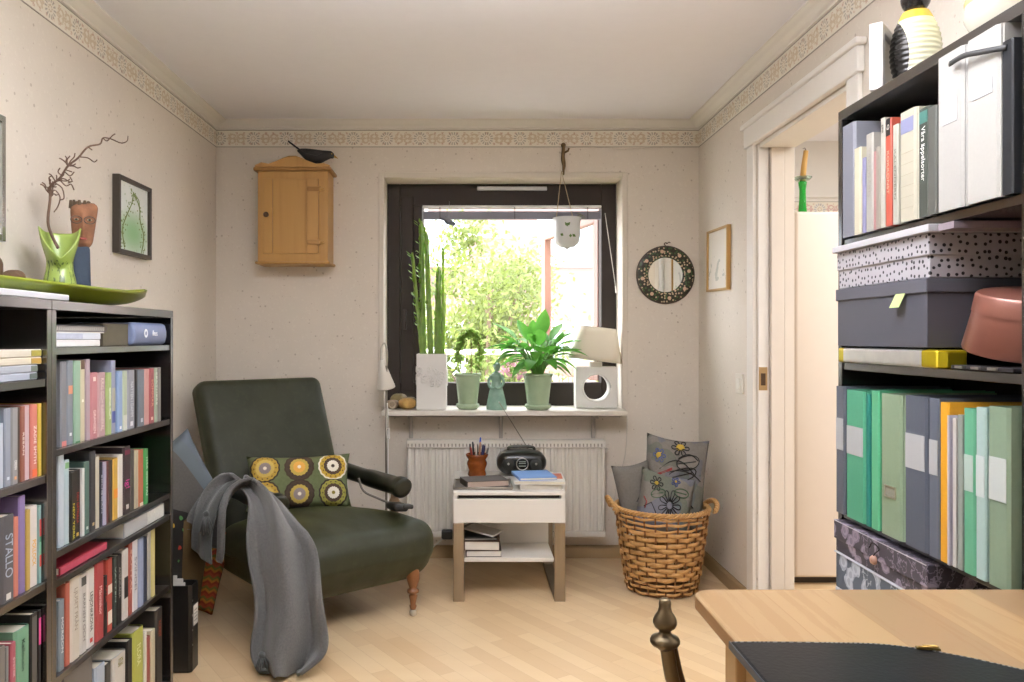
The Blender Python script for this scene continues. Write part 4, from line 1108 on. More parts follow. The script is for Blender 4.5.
MB().rbox((.056, .05, .195), .012, 5, 3, lambda p: (p.x*(1.05-.9*(p.z+.03)), p.y, p.z+.002*math.sin(50*p.x)), Matrix.Translation((-.004, 0, .116))).build('body', P('#3a4656', .8, var=.2, vs=40, bump=.5, bs=60), hs, smooth=True)
hm = MB()
for i in range(40):
    a = i*2.4; r = .034*math.sqrt(i/40); x, y = r*math.cos(a), r*.7*math.sin(a)
    hm.tube([(x, y, .344), (x*1.1, y*1.1, .360+.010*math.sin(i*5))], [.010, .004], 5)
hm.build('hair', P('#5a4a38', .9, var=.3, vs=50), hs, smooth=True)
for s in (-1, 1):
    e = MB().ball((s*.020, -.034, .302), (.008, .005, .004), 12, 8).build('eye', P('#b9a890', .5), hs, smooth=True)
    MB().ball((s*.020, -.038, .302), (.004, .003, .0035), 10, 6).build('pupil', INK, e, smooth=True)
    gl = MB(); gl.tube([(s*.020+.017*math.cos(2*math.pi*j/20), -.044, .300+.012*math.sin(2*math.pi*j/20)) for j in range(21)], .0016, 5); gl.build('spectacle_rim', P('#3a3028', .5), hs, smooth=True)
MB().ball((0, -.034, .238), (.013, .006, .005), 12, 6).build('lips', P('#8f3f38', .6), hs, smooth=True)
MB().box(-.02, .022, -.022, .02, -.0005, .02).build('pedestal', P('#8a6a4a', .7), hs)
for i, (px, Y, r, lab) in enumerate(((37, 2.42, .050, 'brown lump of bark beside the foot of the lime vase'), (2, 2.28, .065, 'dark brown lump of bark nearest the silver framed picture'))):
    t = thing('bark_piece', lab, 'bark', (-1.385, Y, 1.345))
    MB().rbox((r*1.2, r*1.5, r*2.2), r*.45, 4, 3, lambda p, r=r: (p.x, p.y, p.z*(1-.35*(p.y/r)**2)+.1*r*math.sin(50*p.y)*(p.z > 0)), Matrix.Translation((0, 0, r*1.11))).build('bark_lump', P('#5d4632', .85, var=.3, vs=50, bump=.6, bs=80), t, smooth=True)

# ------------------------------------------------------------------ black bookcase at the doorway
XC, XCS, XP = .97, .957, .950
CY0, CY1 = 1.386, 2.108
bookcase('bookcase', 'black bookcase beside the doorway holding ring binders and storage boxes', (XC, CY0, 0), CY1-CY0, .30, 1.844, [1.505, 1.186, .80, .50, .08], -1)
def yr(p, xs=XCS): return xs*F/(p-CX)
rt = [
 (395, 430, 100, '#55564f', 'dark grey glossy book next to the white binder', {}),
 (350, 394, 102, '#4a5048', 'dark glossy book titled våra äppelsorter', dict(txt=[('Våra äppelsorter', .58, .5, '#eef0ec')], tsz=.5, parts=[('band', .86, .97, '#3a6a62')], rough=.15)),
 (276, 346, 105, '#b5ad95', 'thick cream book with a blue picture at the head', dict(parts=[('band', .80, .93, '#7d7f9c')]+[('band', .12+.1*i, .123+.1*i, '#9a9078') for i in range(6)], depth=.2)),
 (252, 274, 175, '#adaa98', 'cream book with small print', dict(txt=[('KALENDERN', .5, .5, '#7a7868')])),
 (226, 250, 150, '#c8452c', 'red book with a black head', dict(parts=[('band', .84, 1, '#1d1b1a')], txt=[('Q', .92, .05, '#e8e4dc'), ('KOKKONST', .5, .4, '#e8b8a0')])),
 (206, 223, 150, '#b0ab9c', 'tall cream narrow book', dict(txt=[('SPR', .9, .08, '#4a4640')])),
 (187, 205, 265, '#8d8474', 'taupe short book', {}),
 (173, 185, 285, '#a8686a', 'thin rose short book', {}),
 (143, 171, 210, '#a09b90', 'grey white book', dict(txt=[('TRÄDGÅRD', .6, .5, '#9a958a')])),
 (128, 141, 310, '#7d7aa6', 'thin lavender short book', {}),
 (99, 126, 268, '#c9bf9e', 'cream short book', {}),
]
row(rt, '', 'books on the upper right shelf', 4.015, 830, 80, 1.505, xs=XCS, face=-1, depth=.17)
for b in [o for o in C.objects if o.get('group') == 'books on the upper right shelf']: b['label'] = b['label']+', by the white binders' if len(b['label'].split()) < 7 else b['label']
def ringbinder(label, p0, p1, z, h, col, label_h=None, xs=XP, depth=.27, group=None, rough=.45, rivets=False, ring=False, cat='binder', name='ring_binder', lab='#b9bcbf', lw=.40):
    ya, yb = yr(p1, xs)+.0008, yr(p0, xs)-.0008; w = yb-ya
    t = thing(name, label, cat, (xs, (ya+yb)/2, z+.0008), (0, 0, 0), group)
    k = .0025; m = P(col, rough, var=.05, vs=120)
    c = w*.10
    o = [(0, -w/2+c), (0, w/2-c), (c*.8, w/2), (depth, w/2), (depth, w/2-k), (k*1.5, w/2-k), (k*1.5, -w/2+k), (depth, -w/2+k), (depth, -w/2), (c*.8, -w/2)]
    MB().prism(o, 0, h).build('cover', m, t, recalc=True)
    if w > .012: MB().box(.03, depth-.02, -w/2+k+.001, w/2-k-.001, .004, h-.014).build('paper_stack', P('#d8d4ca', .8), t)
    if label_h: MB().box(-.0012, -.0001, -w*lw, w*lw, h*label_h[0], h*label_h[1]).build('label_pocket', P(lab, .25, var=.04), t)
    if ring: MB().lathe([(.008, 0), (.011, .0015), (.013, 0)], 18, M=Matrix.Translation((-.0003, 0, h*.16)) @ Matrix.Rotation(R(-90), 4, 'Y'), cap=False).build('finger_ring', METAL, t)
    if rivets:
        for z_ in (.30, .46, .56, .72):
            MB().ball((.045, -w/2-.0005, h*z_), (.004, .002, .004), 10, 6).build('rivet', METAL, t, smooth=True)
    return t
g = 'white binders on the upper right shelf'
ringbinder('white ring binder with a frosted label beside the glossy books', 935.8, 964.2, 1.505, .314, '#a8a6a1', (.55, .70), xs=XCS, group=g, lab='#c2c2c4', lw=.27)
ringbinder('wide white ring binder behind the black strap', 965, 1000.5, 1.505, .314, '#aba9a3', (.62, .72), xs=XCS, group=g, lab='#c2c2c4', lw=.30)
bkf = ringbinder('black folder with a loose strap beside the wide white binder', 1001.3, 1013, 1.505, .275, '#23262a', None, xs=XCS, rough=.3, name='folder', cat='folder')
MB().tube(spline([(-.001, .0, .262), (-.012, .05, .272), (-.016, .10, .282), (-.010, .155, .285)], 6), .006, 6, flat=.3).build('strap', P('#2b2b2a', .6), bkf, smooth=True)
ringbinder('pale grey magazine file first on the upper right shelf beside the doorway', 841.5, 854.5, 1.505, .285, '#74757e', None, xs=XCS, name='magazine_file', cat='magazine file')

zc, g = .80, 'binders on the lower right shelf'
ringbinder('dark grey binder at the doorway end of the lower right shelf', 835.5, 844.3, zc, .325, '#585d68', (.50, .75), xs=XP, group=g)
ringbinder('broad green binder with a frosted label at the doorway end', 845, 865.3, zc, .32, '#4f9c7c', (.50, .72), xs=XP, group=g)
ringbinder('thin teal folder next to the broad green binder', 866, 870, zc, .315, '#1f7d72', None, xs=XP, name='folder', cat='folder', group=g)
ringbinder('narrow bright green binder beside the sage magazine file', 870.8, 878.8, zc, .325, '#5cae84', None, xs=XP, group=g)
mf = ringbinder('sage green magazine file with a metal label holder', 879.6, 902.4, zc, .322, '#8a9e83', None, xs=XP, name='magazine_file', cat='magazine file')
fm = MB()
for a in ((-.024, .024, .088, .091), (-.024, .024, .112, .115), (-.024, -.021, .091, .112), (.021, .024, .091, .112)): fm.box(-.003, -.0002, a[0], a[1], a[2], a[3])
fm.build('label_holder_frame', P('#b9b39f', .3, .8), mf)
MB().box(-.0012, -.0001, -.021, .021, .091, .112).build('label_card', P('#8f8f80', .7), mf)
ringbinder('broad charcoal binder with a frosted label beside the sage file', 903.4, 927.5, zc, .325, '#545b68', (.52, .75), xs=XP, group=g)
ringbinder('narrow charcoal binder with a frosted label beside the yellow folder', 928.3, 939, zc, .325, '#5f6674', (.52, .74), xs=XP, group=g)
ringbinder('thin yellow folder between charcoal binder and papers', 939.8, 948.5, zc, .32, '#e0a42a', None, xs=XP, name='folder', cat='folder', group=g)
ps = thing('paper_sheaf', 'white sheaf of papers with a navy sheet beside the yellow folder', 'papers', (XP, (yr(956.5, XP)+yr(949, XP))/2, zc+.001))
w = yr(949, XP)-yr(956.5, XP)-.002
MB().box(0, .21, -w/2, w*.0, 0, .292).build('paper_sheet', P('#c2c0bc', .7), ps)
MB().box(.006, .21, w*.04, w*.16, 0, .285).build('navy_sheet', P('#3d5488', .5), ps)
MB().box(-.004, .21, w*.2, w/2, 0, .296).build('paper_sheet', P('#b9b8c6', .7), ps)
ringbinder('thin grey speckled folder between papers and mint binder', 957.2, 962.5, zc, .30, '#8f9790', None, xs=XP, name='folder', cat='folder', group=g)
ringbinder('mint green binder with a frosted label next to the speckled folder', 963.2, 974.6, zc, .315, '#62a886', (.5, .72), xs=XP, group=g, lab='#b8cdc6')
ringbinder('pale aqua binder beside the big sage binder', 975.3, 986, zc, .32, '#a9c4c0', (.48, .72), xs=XP, group=g, lab='#cfdcdc')
ringbinder('big sage green linen binder nearest the camera with rivets on its cover', 987, 1009, zc, .325, '#7f947e', (.48, .72), xs=XP, group=g, rivets=True, lab='#c9d2d0')

def lidbox(name, label, x0, y0, y1, z0, h, depth, lid, mat, lidmat=None, cat='storage box', group=None, over=.004):
    t = thing(name, label, cat, (x0, (y0+y1)/2, z0+.0008), (0, 0, 0), group); L = y1-y0
    MB().box(over, depth-over, -L/2+over, L/2-over, 0, h-lid*.4).build('box_body', mat, t, bevel=.002)
    MB().box(0, depth, -L/2, L/2, h-lid, h).build('lid', lidmat or mat, t, bevel=.002)
    return t
def dotted():
    m = MT('dotted_card', .5); d, c0 = m.vor2(60, .6); r = m.noise(60, 1)
    m.col(m.mix((d+r*.2).lt(.31), '#b3b0b6', '#26242a')); return m.mat
DOT = dotted()
BX = .955
db = lidbox('storage_box', 'white storage box with black dots under the thin white board', BX, 1.665, 2.082, 1.376, .092, .27, .045, DOT)
gb = lidbox('storage_box', 'dark grey storage box with a green sticky note on its front', BX-.004, 1.668, 2.082, 1.2285, .146, .27, .030, P('#4c4d56', .5, var=.04), P('#55565f', .5, var=.04))
MB().add([(-.001, -.128, .118), (-.001, -.090, .118), (-.014, -.087, .088), (-.012, -.123, .088)], [(0, 1, 2, 3)]).build('sticky_note', P('#b9cf86', .7), gb, solid=.0008)
wl = thing('white_board', 'thin white board lying across the dotted storage box', 'board', (BX-.012, 1.872, 1.4695))
MB().box(0, .26, -.225, .212, 0, .016).build('board_sheet', P('#bdbbc0', .4), wl, bevel=.002)
MB().box(.02, .26, -.28, -.226, .0, .014).build('board_edge', P('#8c7f86', .5), wl)
fp = thing('foil_packet', 'flat yellow and silver packet lying under the dark grey storage box', 'packet', (BX, 1.86, 1.187))
FOIL = MT('foil', .28, .75); x_, y_, z_ = FOIL.xyz(); n_ = FOIL.noise(26, 3)
FOIL.col(FOIL.mix((y_.lt(-.165)+y_.gt(.19)).gt(.5), FOIL.mix(n_, '#d8d8da', '#f2f2f0'), '#d8c22a')).bump(FOIL.noise(18, 2), .3, .006); FOIL = FOIL.mat
MB().rbox((.065, .44, .038), .006, 8, 2, lambda p: (p.x, p.y, p.z), Matrix.Translation((.034, .0, .0195))).build('packet_body', FOIL, fp, smooth=True)
MB().box(.0, .02, -.228, -.2205, .004, .034).build('end_flap', P('#d8c22a', .4), fp)
TERR = MT('copper_card', .32, .25); TERR.col(TERR.mix(TERR.noise(14, 3), '#74463a', '#8a5a4c')); TERR = TERR.mat
hb = thing('hat_box', 'round terracotta box with a lid tilted at the near end of the shelf', 'round box', (1.085, 1.548, 1.2235), (R(12), R(-2), 0))
MB().lathe([(0, 0), (.114, 0), (.116, .004), (.100, .095), (.0, .095)], 44, cap=False).build('box_body', TERR, hb, smooth=True)
ld = MB().lathe([(.1025, .076), (.105, .076), (.101, .109), (.097, .113), (.0, .113)], 44, cap=False).build('lid', TERR, hb, smooth=True)
for o in list(hb.children):
    q = o.modifiers.new('e', 'EDGE_SPLIT'); q.split_angle = R(40)
ug = thing('tool_case', 'flat black case with metal clasps under the round terracotta box', 'case', (.965, 1.53, 1.187))
MB().box(.005, .26, -.10, .085, 0, .009).build('case_body', P('#262427', .4), ug, bevel=.002)
for y in (-.05, .0, .05): MB().box(-.001, .004, y-.012, y+.012, .003, .008).build('clasp', METAL, ug)

def floral(h1, h2, h3, sc=17):
    m = MT('floral_card', .45); d, c0 = m.vor2(sc); n = m.noise(sc*2.2, 4); k = m.noise(sc*.6, 2, rot=(1, 1, 1))
    pet = (d+n*.35).lt(.50)*k.gt(.45); ring = (((d*26).sin()+(n*14).sin()).gt(.4))
    c = m.mix(pet, h1, h2); c = m.mix(pet*ring*.5, c, h3)
    vine = (n-.5).abs().lt(.018)*k.lt(.55); c = m.mix(vine*.7, c, h2)
    m.col(c); return m.mat
FBX = .948
f1 = lidbox('storage_box', 'dark lilac floral storage box with a round clasp below the binders', FBX, 1.66, 2.085, .698, .080, .28, .048, floral('#4a4650', '#a097a8', '#6a6072'))
MB().lathe([(0, .010), (.008, .009), (.011, .004), (.011, 0)], 16, M=Matrix.Translation((-.0005, .0, .032)) @ Matrix.Rotation(R(-90), 4, 'Y'), cap=False).build('clasp_button', P('#b58f7c', .4), f1, smooth=True)
MB().tube(spline([(-.004, .02, .055), (-.006, .0, .072), (-.006, -.03, .065), (-.005, -.01, .05), (-.004, .0, .04)], 5), .0016, 5).build('clasp_cord', P('#2a2526', .7), f1, smooth=True)
MB().box(-.0008, .0, -.211, .211, .0775, .0795).build('lid_edging', P('#c9c6cc', .5), f1)
f2 = lidbox('storage_box', 'blue grey floral storage box with a green sticky note under the lilac box', FBX, 1.66, 2.085, .605, .0915, .28, .003, floral('#586474', '#c3ccd8', '#8490a6', 15), P('#c3c8d0', .5))
MB().add([(-.0015, -.012, .052), (-.0015, .026, .048), (-.010, .022, .004), (-.008, -.015, .008)], [(0, 1, 2, 3)]).build('sticky_note', P('#b7d66a', .7), f2, solid=.0008)
lidbox('storage_box', 'plain white storage box lowest of the stack under the floral boxes', FBX+.004, 1.66, 2.085, .50, .1035, .28, .03, P('#d9dbe0', .5))

# on top of this bookcase
pv = thing('penguin_vase', 'ribbed ceramic penguin with a yellow collar on top of the bookcase', 'ornament', (1.075, 1.93, 1.8445), (0, 0, R(-25)))
def pengmat():
    m = MT('penguin_glaze', .2); x, y, z = m.xyz()
    ax = x.abs()
    wing = (x*-1).gt((z-.075)*(z-.075)*2.6+.017)*z.band(.02, .165)
    c = m.mix(wing, m.mix(z.m('MULTIPLY', 4.5), '#dcd9cc', '#cfd08c'), '#2a2826')
    c = m.mix(z.gt(.168), c, '#d8b03a'); m.col(c); return m.mat
bodyp = []
for i in range(61):
    v = i/60; z = .19*v
    r = .056*math.sin(math.pi*(.16+.70*v))**.75+.0014*math.sin(v*2*math.pi*15)*(v < .85)
    bodyp.append((r, z))
MB().lathe([(0, 0)]+bodyp+[(0, .19)], 36, cap=False).build('body', pengmat(), pv, smooth=True)
MB().ball((0, -.004, .222), (.033, .036, .036), 20, 14).build('head', P('#211f1e', .2), pv, smooth=True)
MB().tube([(0, -.036, .225), (0, -.058, .219), (0, -.07, .212)], [.010, .006, .001], 10).build('beak', P('#2d2a26', .3), pv, smooth=True)
wb = thing('white_vase', 'glossy white rounded vase on top of the bookcase nearest the camera', 'vase', (1.09, 1.62, 1.8445))
MB().lathe([(0, 0), (.035, 0), (.058, .018), (.078, .06), (.076, .10), (.05, .14), (.032, .155), (.036, .17), (.032, .17), (.028, .155), (0, .15)], 36, cap=False).build('vase_body', P('#cfcab9', .12), wb, smooth=True)
MB().lathe([(.0771, .085), (.0772, .095), (.0755, .1005)], 36, cap=False).build('glaze_band', P('#c9b47a', .2), wb, smooth=True)
fw = thing('framed_photo', 'white picture frame standing on the doorway end of the bookcase top', 'picture frame', (1.035, 1.99, 1.8445), (0, 0, R(50)))
fmb = MB(); fmb.box(-.10, -.075, -.015, .015, 0, .16).box(.075, .10, -.015, .015, 0, .16).box(-.075, .075, -.015, .015, 0, .025).box(-.075, .075, -.015, .015, .138, .16)
fmb.build('frame', P('#c6c2bf', .4), fw, bevel=.002)
MB().box(-.075, .075, -.004, .004, .025, .138).build('picture', P('#cfc8ba', .6, var=.2, vs=9), fw)
# ------------------------------------------------------------------ on the sill shelf
SZ = .8515
CER = P('#e3e1dc', .45, var=.02)
def soil(r, z, parent): MB().lathe([(0, z+.006), (r*.6, z+.004), (r, z)], 20, cap=False).build('soil', P('#3a2c20', .9, var=.3, vs=90), parent, smooth=True)
# euphorbia in a square white planter
cx = thing('potted_euphorbia', 'tall columnar green succulent in a square white planter with raised leaf relief', 'potted plant', (-.215, 4.53, SZ))
random.seed(3); pl = MB(); hw, hh = .083, .31
o4 = [(-hw, -hw), (hw, -hw), (hw, hw), (-hw, hw)]; i4 = [(x*.9, y*.9) for x, y in o4]
pl.add([(x, y, z) for q, z in ((o4, 0), (o4, hh), (i4, hh), (i4, .05)) for x, y in q], [(k*4+i, k*4+(i+1) % 4, (k+1)*4+(i+1) % 4, (k+1)*4+i) for k in range(3) for i in range(4)]+[(3, 2, 1, 0), (12, 13, 14, 15)])
po = pl.build('planter', CER, cx, bevel=.003, recalc=True)
rl = MB()
random.seed(3)
for side in range(3):
    Mx = Matrix.Rotation(R((-90, 0, 90)[side]), 4, 'Z')
    for k in range(26):
        x = random.uniform(-.07, .07); z = .14+.085*random.random(); r = .010+.007*random.random(); a0 = random.random()*6
        pts = [(x+r*(1-j/14)*math.cos(a0+j*.55), -hw-.0012, z+r*(1-j/14)*math.sin(a0+j*.55)) for j in range(12)]
        rl.tube(pts, .0042, 5, M=Mx)
rl.build('relief_pattern', CER, po, smooth=True)
MB().box(-.07, .07, -.07, .07, .27, .285).build('soil', P('#3a2c20', .9, var=.3, vs=90), cx)
EUP = MT('succulent_flesh', .45); EUP.col(EUP.mix(EUP.noise(30, 3), '#617c40', '#8da45c')).set(Subsurface_Weight=.85, Subsurface_Scale=.05); EUP.b.inputs['Subsurface Radius'].default_value = (.8, 1, .25); EUP = EUP.mat; EUL = leafmat('#6a9a38', '#96bd58', .6)
st_, lf = MB(), MB()
def column_(x, y, z0, z1, r, lean, seed):
    rnd = random.Random(seed); pts = []
    n = 26
    def f(u, v):
        a = 2*math.pi*u; z = z0+(z1-z0)*v
        rr = r*(1+.0)*(.55+.45*abs(math.cos(1.5*a)))*(1-.25*v)*(1+.07*math.sin(z*70))*(1 if v < .97 else .4)
        return (x+lean[0]*v+rr*math.cos(a+.4*v), y+lean[1]*v+rr*math.sin(a+.4*v), z)
    st_.grid(f, 18, n, closed=True)
    for k in range(int((z1-z0)/.018)):
        v = .30+.70*rnd.random() if z1 > .7 else rnd.random()
        z = z0+(z1-z0)*v; j = rnd.randrange(3); a = 2*math.pi*j/3+.4*v
        c = Vector((x+lean[0]*v+r*.9*math.cos(a), y+lean[1]*v+r*.9*math.sin(a), z))
        d = Vector((math.cos(a), math.sin(a), .7)).normalized(); L = .030+.022*rnd.random(); w = Vector((-math.sin(a), math.cos(a), 0))*.008
        lf.add([c, c+d*L*.5+w, c+d*L, c+d*L*.5-w], [(0, 1, 2, 3)])
column_(-.050, 0, .28, 1.06, .020, (-.012, .0), 1)
column_(-.008, -.01, .28, 1.00, .019, (-.026, .0), 2)
column_(.026, .01, .28, .80, .023, (.012, 0), 3)
column_(-.055, -.035, .28, .88, .013, (-.055, 0), 4)
column_(.056, .015, .28, .66, .016, (.012, 0), 5)
column_(.060, -.01, .52, .90, .010, (.004, 0), 8)
st_.build('column', EUP, cx, smooth=True); lf.build('foliage', EUL, cx)

POT = MT('celadon_glaze', .22); POT.col(POT.mix(POT.noise(10, 4), '#8fa685', '#b3c4a4')); POT = POT.mat
def green_pot(t, r=.074, h=.20):
    MB().lathe([(0, .012), (r*.66, .012), (r*.70, .02), (r*.93, h*.92), (r*.93, h*.93), (r*1.0, h*.93), (r*1.02, h*.96), (r*1.0, h), (r*.92, h), (r*.86, h*.85), (r*.5, h*.85)], 32, cap=False).build('pot', POT, t, smooth=True)
    MB().lathe([(0, 0), (r*.66, 0), (r*.84, .012), (r*.88, .030), (r*.84, .031), (r*.74, .014), (0, .0125)], 32, cap=False).build('saucer', POT, t, smooth=True)
    soil(r*.86, h*.9, t)
hy = thing('potted_hoop_vine', 'small leaved vine trained on a hoop in a pale green pot beside the white planter', 'potted plant', (-.012, 4.49, SZ))
green_pot(hy, .075, .20)
hoop = [(.045, 0, .19), (.066, .0, .30), (.052, 0, .39), (.015, 0, .43), (-.03, 0, .40), (-.05, 0, .33), (-.045, 0, .27)]
hp = spline(hoop, 10)
MB().tube(hp, .003, 6).tube(spline([(.018, 0, .19), (.02, 0, .32), (.018, 0, .42)], 4), .0025, 6).tube(spline([(-.045, 0, .27), (-.055, 0, .25), (-.03, -.01, .235), (.0, -.01, .24)], 5), .0018, 5).build('stem', P('#6d5a3a', .7), hy, smooth=True)
vl = MB(); random.seed(11)
def blade(mb, base, d, up, L, W, bend=.0, n=6, fold=.25):
    d = d.normalized(); side = d.cross(up)
    if side.length < 1e-3: side = d.cross(Vector((1, 0, 0)))
    side.normalize(); nrm = side.cross(d).normalized()
    vs = []; 
    for i in range(n+1):
        u = i/n; w = W/2*math.sin(math.pi*min(1, u**.8))**.9 if 0 < i < n else .0005
        c = base+d*(L*u)-Vector((0, 0, 1))*bend*L*u*u
        vs += [c-side*w+nrm*w*fold, c, c+side*w+nrm*w*fold]
    fs = []
    for i in range(n):
        k = 3*i; fs += [(k, k+1, k+4, k+3), (k+1, k+2, k+5, k+4)]
    mb.add(vs, fs)
for i, p in enumerate(hp):
    if i < 3: continue
    for k in range(5):
        d = Vector((random.uniform(-1, 1), random.uniform(-1, 1), random.uniform(-.6, .8)))
        blade(vl, p+d*.004, d, Vector((random.random(), random.random(), 1)), random.uniform(.026, .042), random.uniform(.020, .030), .1, 5)
vl.build('leaf', leafmat('#9dba66', '#c6dc90', .7, 40), hy, smooth=True)
ll = thing('peace_lily', 'bushy peace lily with broad shiny leaves in the pale green pot beside the lamp', 'potted plant', (.378, 4.455, SZ))
green_pot(ll, .084, .20)
lm, pm_ = MB(), MB(); random.seed(5)
def lily(ang, el, L, W, z, pet, bend):
    L *= 1.0; W *= 1.4; pet *= 1.14
    d = Vector((math.cos(ang)*math.cos(el), math.sin(ang)*math.cos(el), math.sin(el)))
    b = Vector((math.cos(ang)*.02, math.sin(ang)*.02, .18))
    e = b+Vector((d.x*pet*.55, d.y*pet*.55, pet*.9))
    pm_.tube(spline([b, b.lerp(e, .5)+Vector((0, 0, .02)), e], 4), .0028, 5)
    blade(lm, e, d+Vector((0, 0, .1)), Vector((0, 0, 1)), L, W, bend, 9, .3)
spec = [(2.75, .62, .20, .070, 0, .20, .15), (1.1, 1.25, .17, .062, 0, .22, .02), (.12, .22, .18, .058, 0, .13, .25), (3.2, .15, .19, .06, 0, .16, .30), (2.2, .95, .16, .06, 0, .2, .1), (1.7, 1.1, .15, .055, 0, .19, .05), (.6, .9, .15, .055, 0, .2, .15), (3.6, .05, .20, .05, 0, .12, .45), (-.3, .1, .18, .055, 0, .14, .35), (-.9, .35, .17, .06, 0, .14, .35), (-1.5, .5, .16, .062, 0, .13, .35), (-2.1, .35, .17, .06, 0, .14, .4), (-2.6, .2, .17, .055, 0, .13, .45), (2.9, -.15, .18, .05, 0, .10, .4), (.2, -.15, .15, .05, 0, .10, .4), (-1.2, .1, .15, .055, 0, .09, .5), (-1.9, .05, .15, .055, 0, .09, .5), (-.6, -.1, .14, .05, 0, .08, .5), (-2.4, -.2, .14, .05, 0, .08, .5), (2.5, .3, .15, .05, 0, .17, .3), (.9, .5, .14, .05, 0, .17, .3), (-1.6, .9, .15, .055, 0, .17, .2), (-.4, .7, .14, .05, 0, .18, .25), (3.4, .5, .15, .05, 0, .18, .25), (1.4, .4, .15, .05, 0, .15, .3), (3.05, .42, .16, .045, 0, .13, .3), (.45, .3, .15, .048, 0, .12, .3)]
for s in spec: lily(*s)
for k in range(44):
    a = random.random()*6.28; lily(a, random.uniform(-.35, .95), random.uniform(.10, .16), random.uniform(.034, .052), 0, random.uniform(.04, .19), random.uniform(.2, .5))
MB
o = lm.build('leaf', leafmat('#4f9a38', '#7fc455', .55, 14), ll, smooth=True)
pm_.build('stem', P('#5f8f3a', .5), ll, smooth=True)
MB().tube([(-.03, -.02, .20), (-.10, -.04, .34), (-.175, -.06, .355)], .002, 5).build('dry_stem', P('#7a5f40', .7), ll)

# ceramic lady
GLZ = MT('sea_glaze', .2); GLZ.col(GLZ.mix(GLZ.noise(24, 4), '#5f8578', '#a3c0ae')); GLZ = GLZ.mat
fg = thing('lady_figurine', 'small sea green ceramic figurine of a lady in a long dress between the green pots', 'figurine', (.147, 4.47, SZ), (0, 0, R(-12)))
def dress(u, v):
    a = 2*math.pi*u; z = .215*v
    prof = [(0, .056), (.08, .057), (.35, .046), (.6, .033), (.72, .026), (.8, .031), (.88, .033), (.94, .022), (.97, .011), (1, .011)]
    for (a0, r0), (a1, r1) in zip(prof, prof[1:]):
        if a0 <= v <= a1: r = r0+(r1-r0)*(v-a0)/(a1-a0)
    r *= 1+.06*math.sin(9*a)*max(0, .6-v)
    return (r*math.cos(a), .78*r*math.sin(a), z)
MB().grid(dress, 44, 34, closed=True).build('dress', GLZ, fg, smooth=True)
MB().lathe([(0, .0), (.055, 0), (.055, .003), (0, .003)], 24, cap=False).build('base_disc', GLZ, fg)
MB().ball((.002, -.004, .238), (.018, .020, .023), 16, 12).build('head', GLZ, fg, smooth=True)
hr = MB().ball((.002, .004, .244), (.021, .021, .020), 16, 10).ball((.002, .018, .228), (.014, .012, .014), 12, 8); hr.build('hair', P('#5b7f72', .3), fg, smooth=True)
am = MB()
for s in (-1, 1): am.tube(spline([(s*.028, 0, .19), (s*.042, -.006, .155), (s*.030, -.030, .125), (s*.004, -.040, .122)], 5), [.010-.004*i/15 for i in range(16)], 8)
am.build('arm', GLZ, fg, smooth=True)

# table lamp with a round hole in its base
tl = thing('table_lamp', 'table lamp with round hole in its square white base and off white shade', 'lamp', (.715, 4.56, SZ))
lb = MB(); N = 48; Rh = .072; HW = .118; T = .045
def sq(a):
    c, s_ = math.cos(a), math.sin(a); k = HW/max(abs(c), abs(s_)); x, z = c*k, s_*k
    return (x, z)
for k in range(N):
    a = 2*math.pi*(k+.5-.5)/N+math.pi/4*0
rings = []
angs = [2*math.pi*k/N+math.pi/4 for k in range(N)]
for y, fn in ((-T, lambda a: (Rh*math.cos(a), Rh*math.sin(a))), (-T, sq), (T, sq), (T, lambda a: (Rh*math.cos(a), Rh*math.sin(a)))):
    rings.append([(fn(a)[0], y, fn(a)[1]+HW) for a in angs])
vs = [p for r in rings for p in r]
fs = [(k*N+i, k*N+(i+1) % N, ((k+1) % 4)*N+(i+1) % N, ((k+1) % 4)*N+i) for k in range(4) for i in range(N)]
lb.add(vs, fs); lbo = lb.build('lamp_base', CER, tl, bevel=.005, recalc=True)
rg = MB(); rg.tube([((Rh+.008)*math.cos(2*math.pi*i/48), -T-.0005, HW+(Rh+.008)*math.sin(2*math.pi*i/48)) for i in range(49)], .0035, 6); rg.build('hole_ring', CER, lbo, smooth=True)
MB().box(-.034, .034, -.03, .03, HW*2-.001, HW*2+.027).build('neck', CER, tl, bevel=.004)
MB().tube([(0, 0, HW*2+.02), (0, 0, HW*2+.10)], .009, 10).build('socket', P('#d8d4cc', .4), tl, smooth=True)
SHD = MT('lamp_shade_linen', .8); SHD.col('#efeae0').bump(SHD.noise(200, 2), .15, .003)
tt = SHD.nt.nodes.new('ShaderNodeBsdfTranslucent'); tt.inputs[0].default_value = lin('#f2ecdf'); xx = SHD.nt.nodes.new('ShaderNodeMixShader'); xx.inputs[0].default_value = .5
SHD.nt.links.new(SHD.b.outputs[0], xx.inputs[1]); SHD.nt.links.new(tt.outputs[0], xx.inputs[2]); SHD.nt.links.new(xx.outputs[0], SHD.nt.nodes['Material Output'].inputs[0])
M = Matrix.Translation((-.005, 0, .27)) @ Matrix.Rotation(R(7), 4, 'Y')
def shade(u, v):
    a = 2*math.pi*u; k = 1-.34*v
    sx, sy = .150*k, .10*k
    c, s_ = math.cos(a), math.sin(a)
    e = .55
    return (sx*math.copysign(abs(c)**e, c), sy*math.copysign(abs(s_)**e, s_), .19*v)
MB().grid(shade, 64, 6, M=M, closed=True).build('lamp_shade', SHD.mat, tl, smooth=True, solid=.002)
MB().tube(spline([(.115, -.02, .02), (.15, -.10, .0), (.155, -.13, -.06), (.15, -.10, -.25), (.12, -.03, -.42), (.10, .02, -.60)], 6), .0022, 5).build('cord', P('#cfc9bd', .5), tl, smooth=True)
MB().tube([(.125, .05, .36), (.128, .05, .425)], .0015, 5).ball((.128, .05, .428), .004, 8, 6).build('pull_chain', P('#e0dccf', .4), tl, smooth=True)

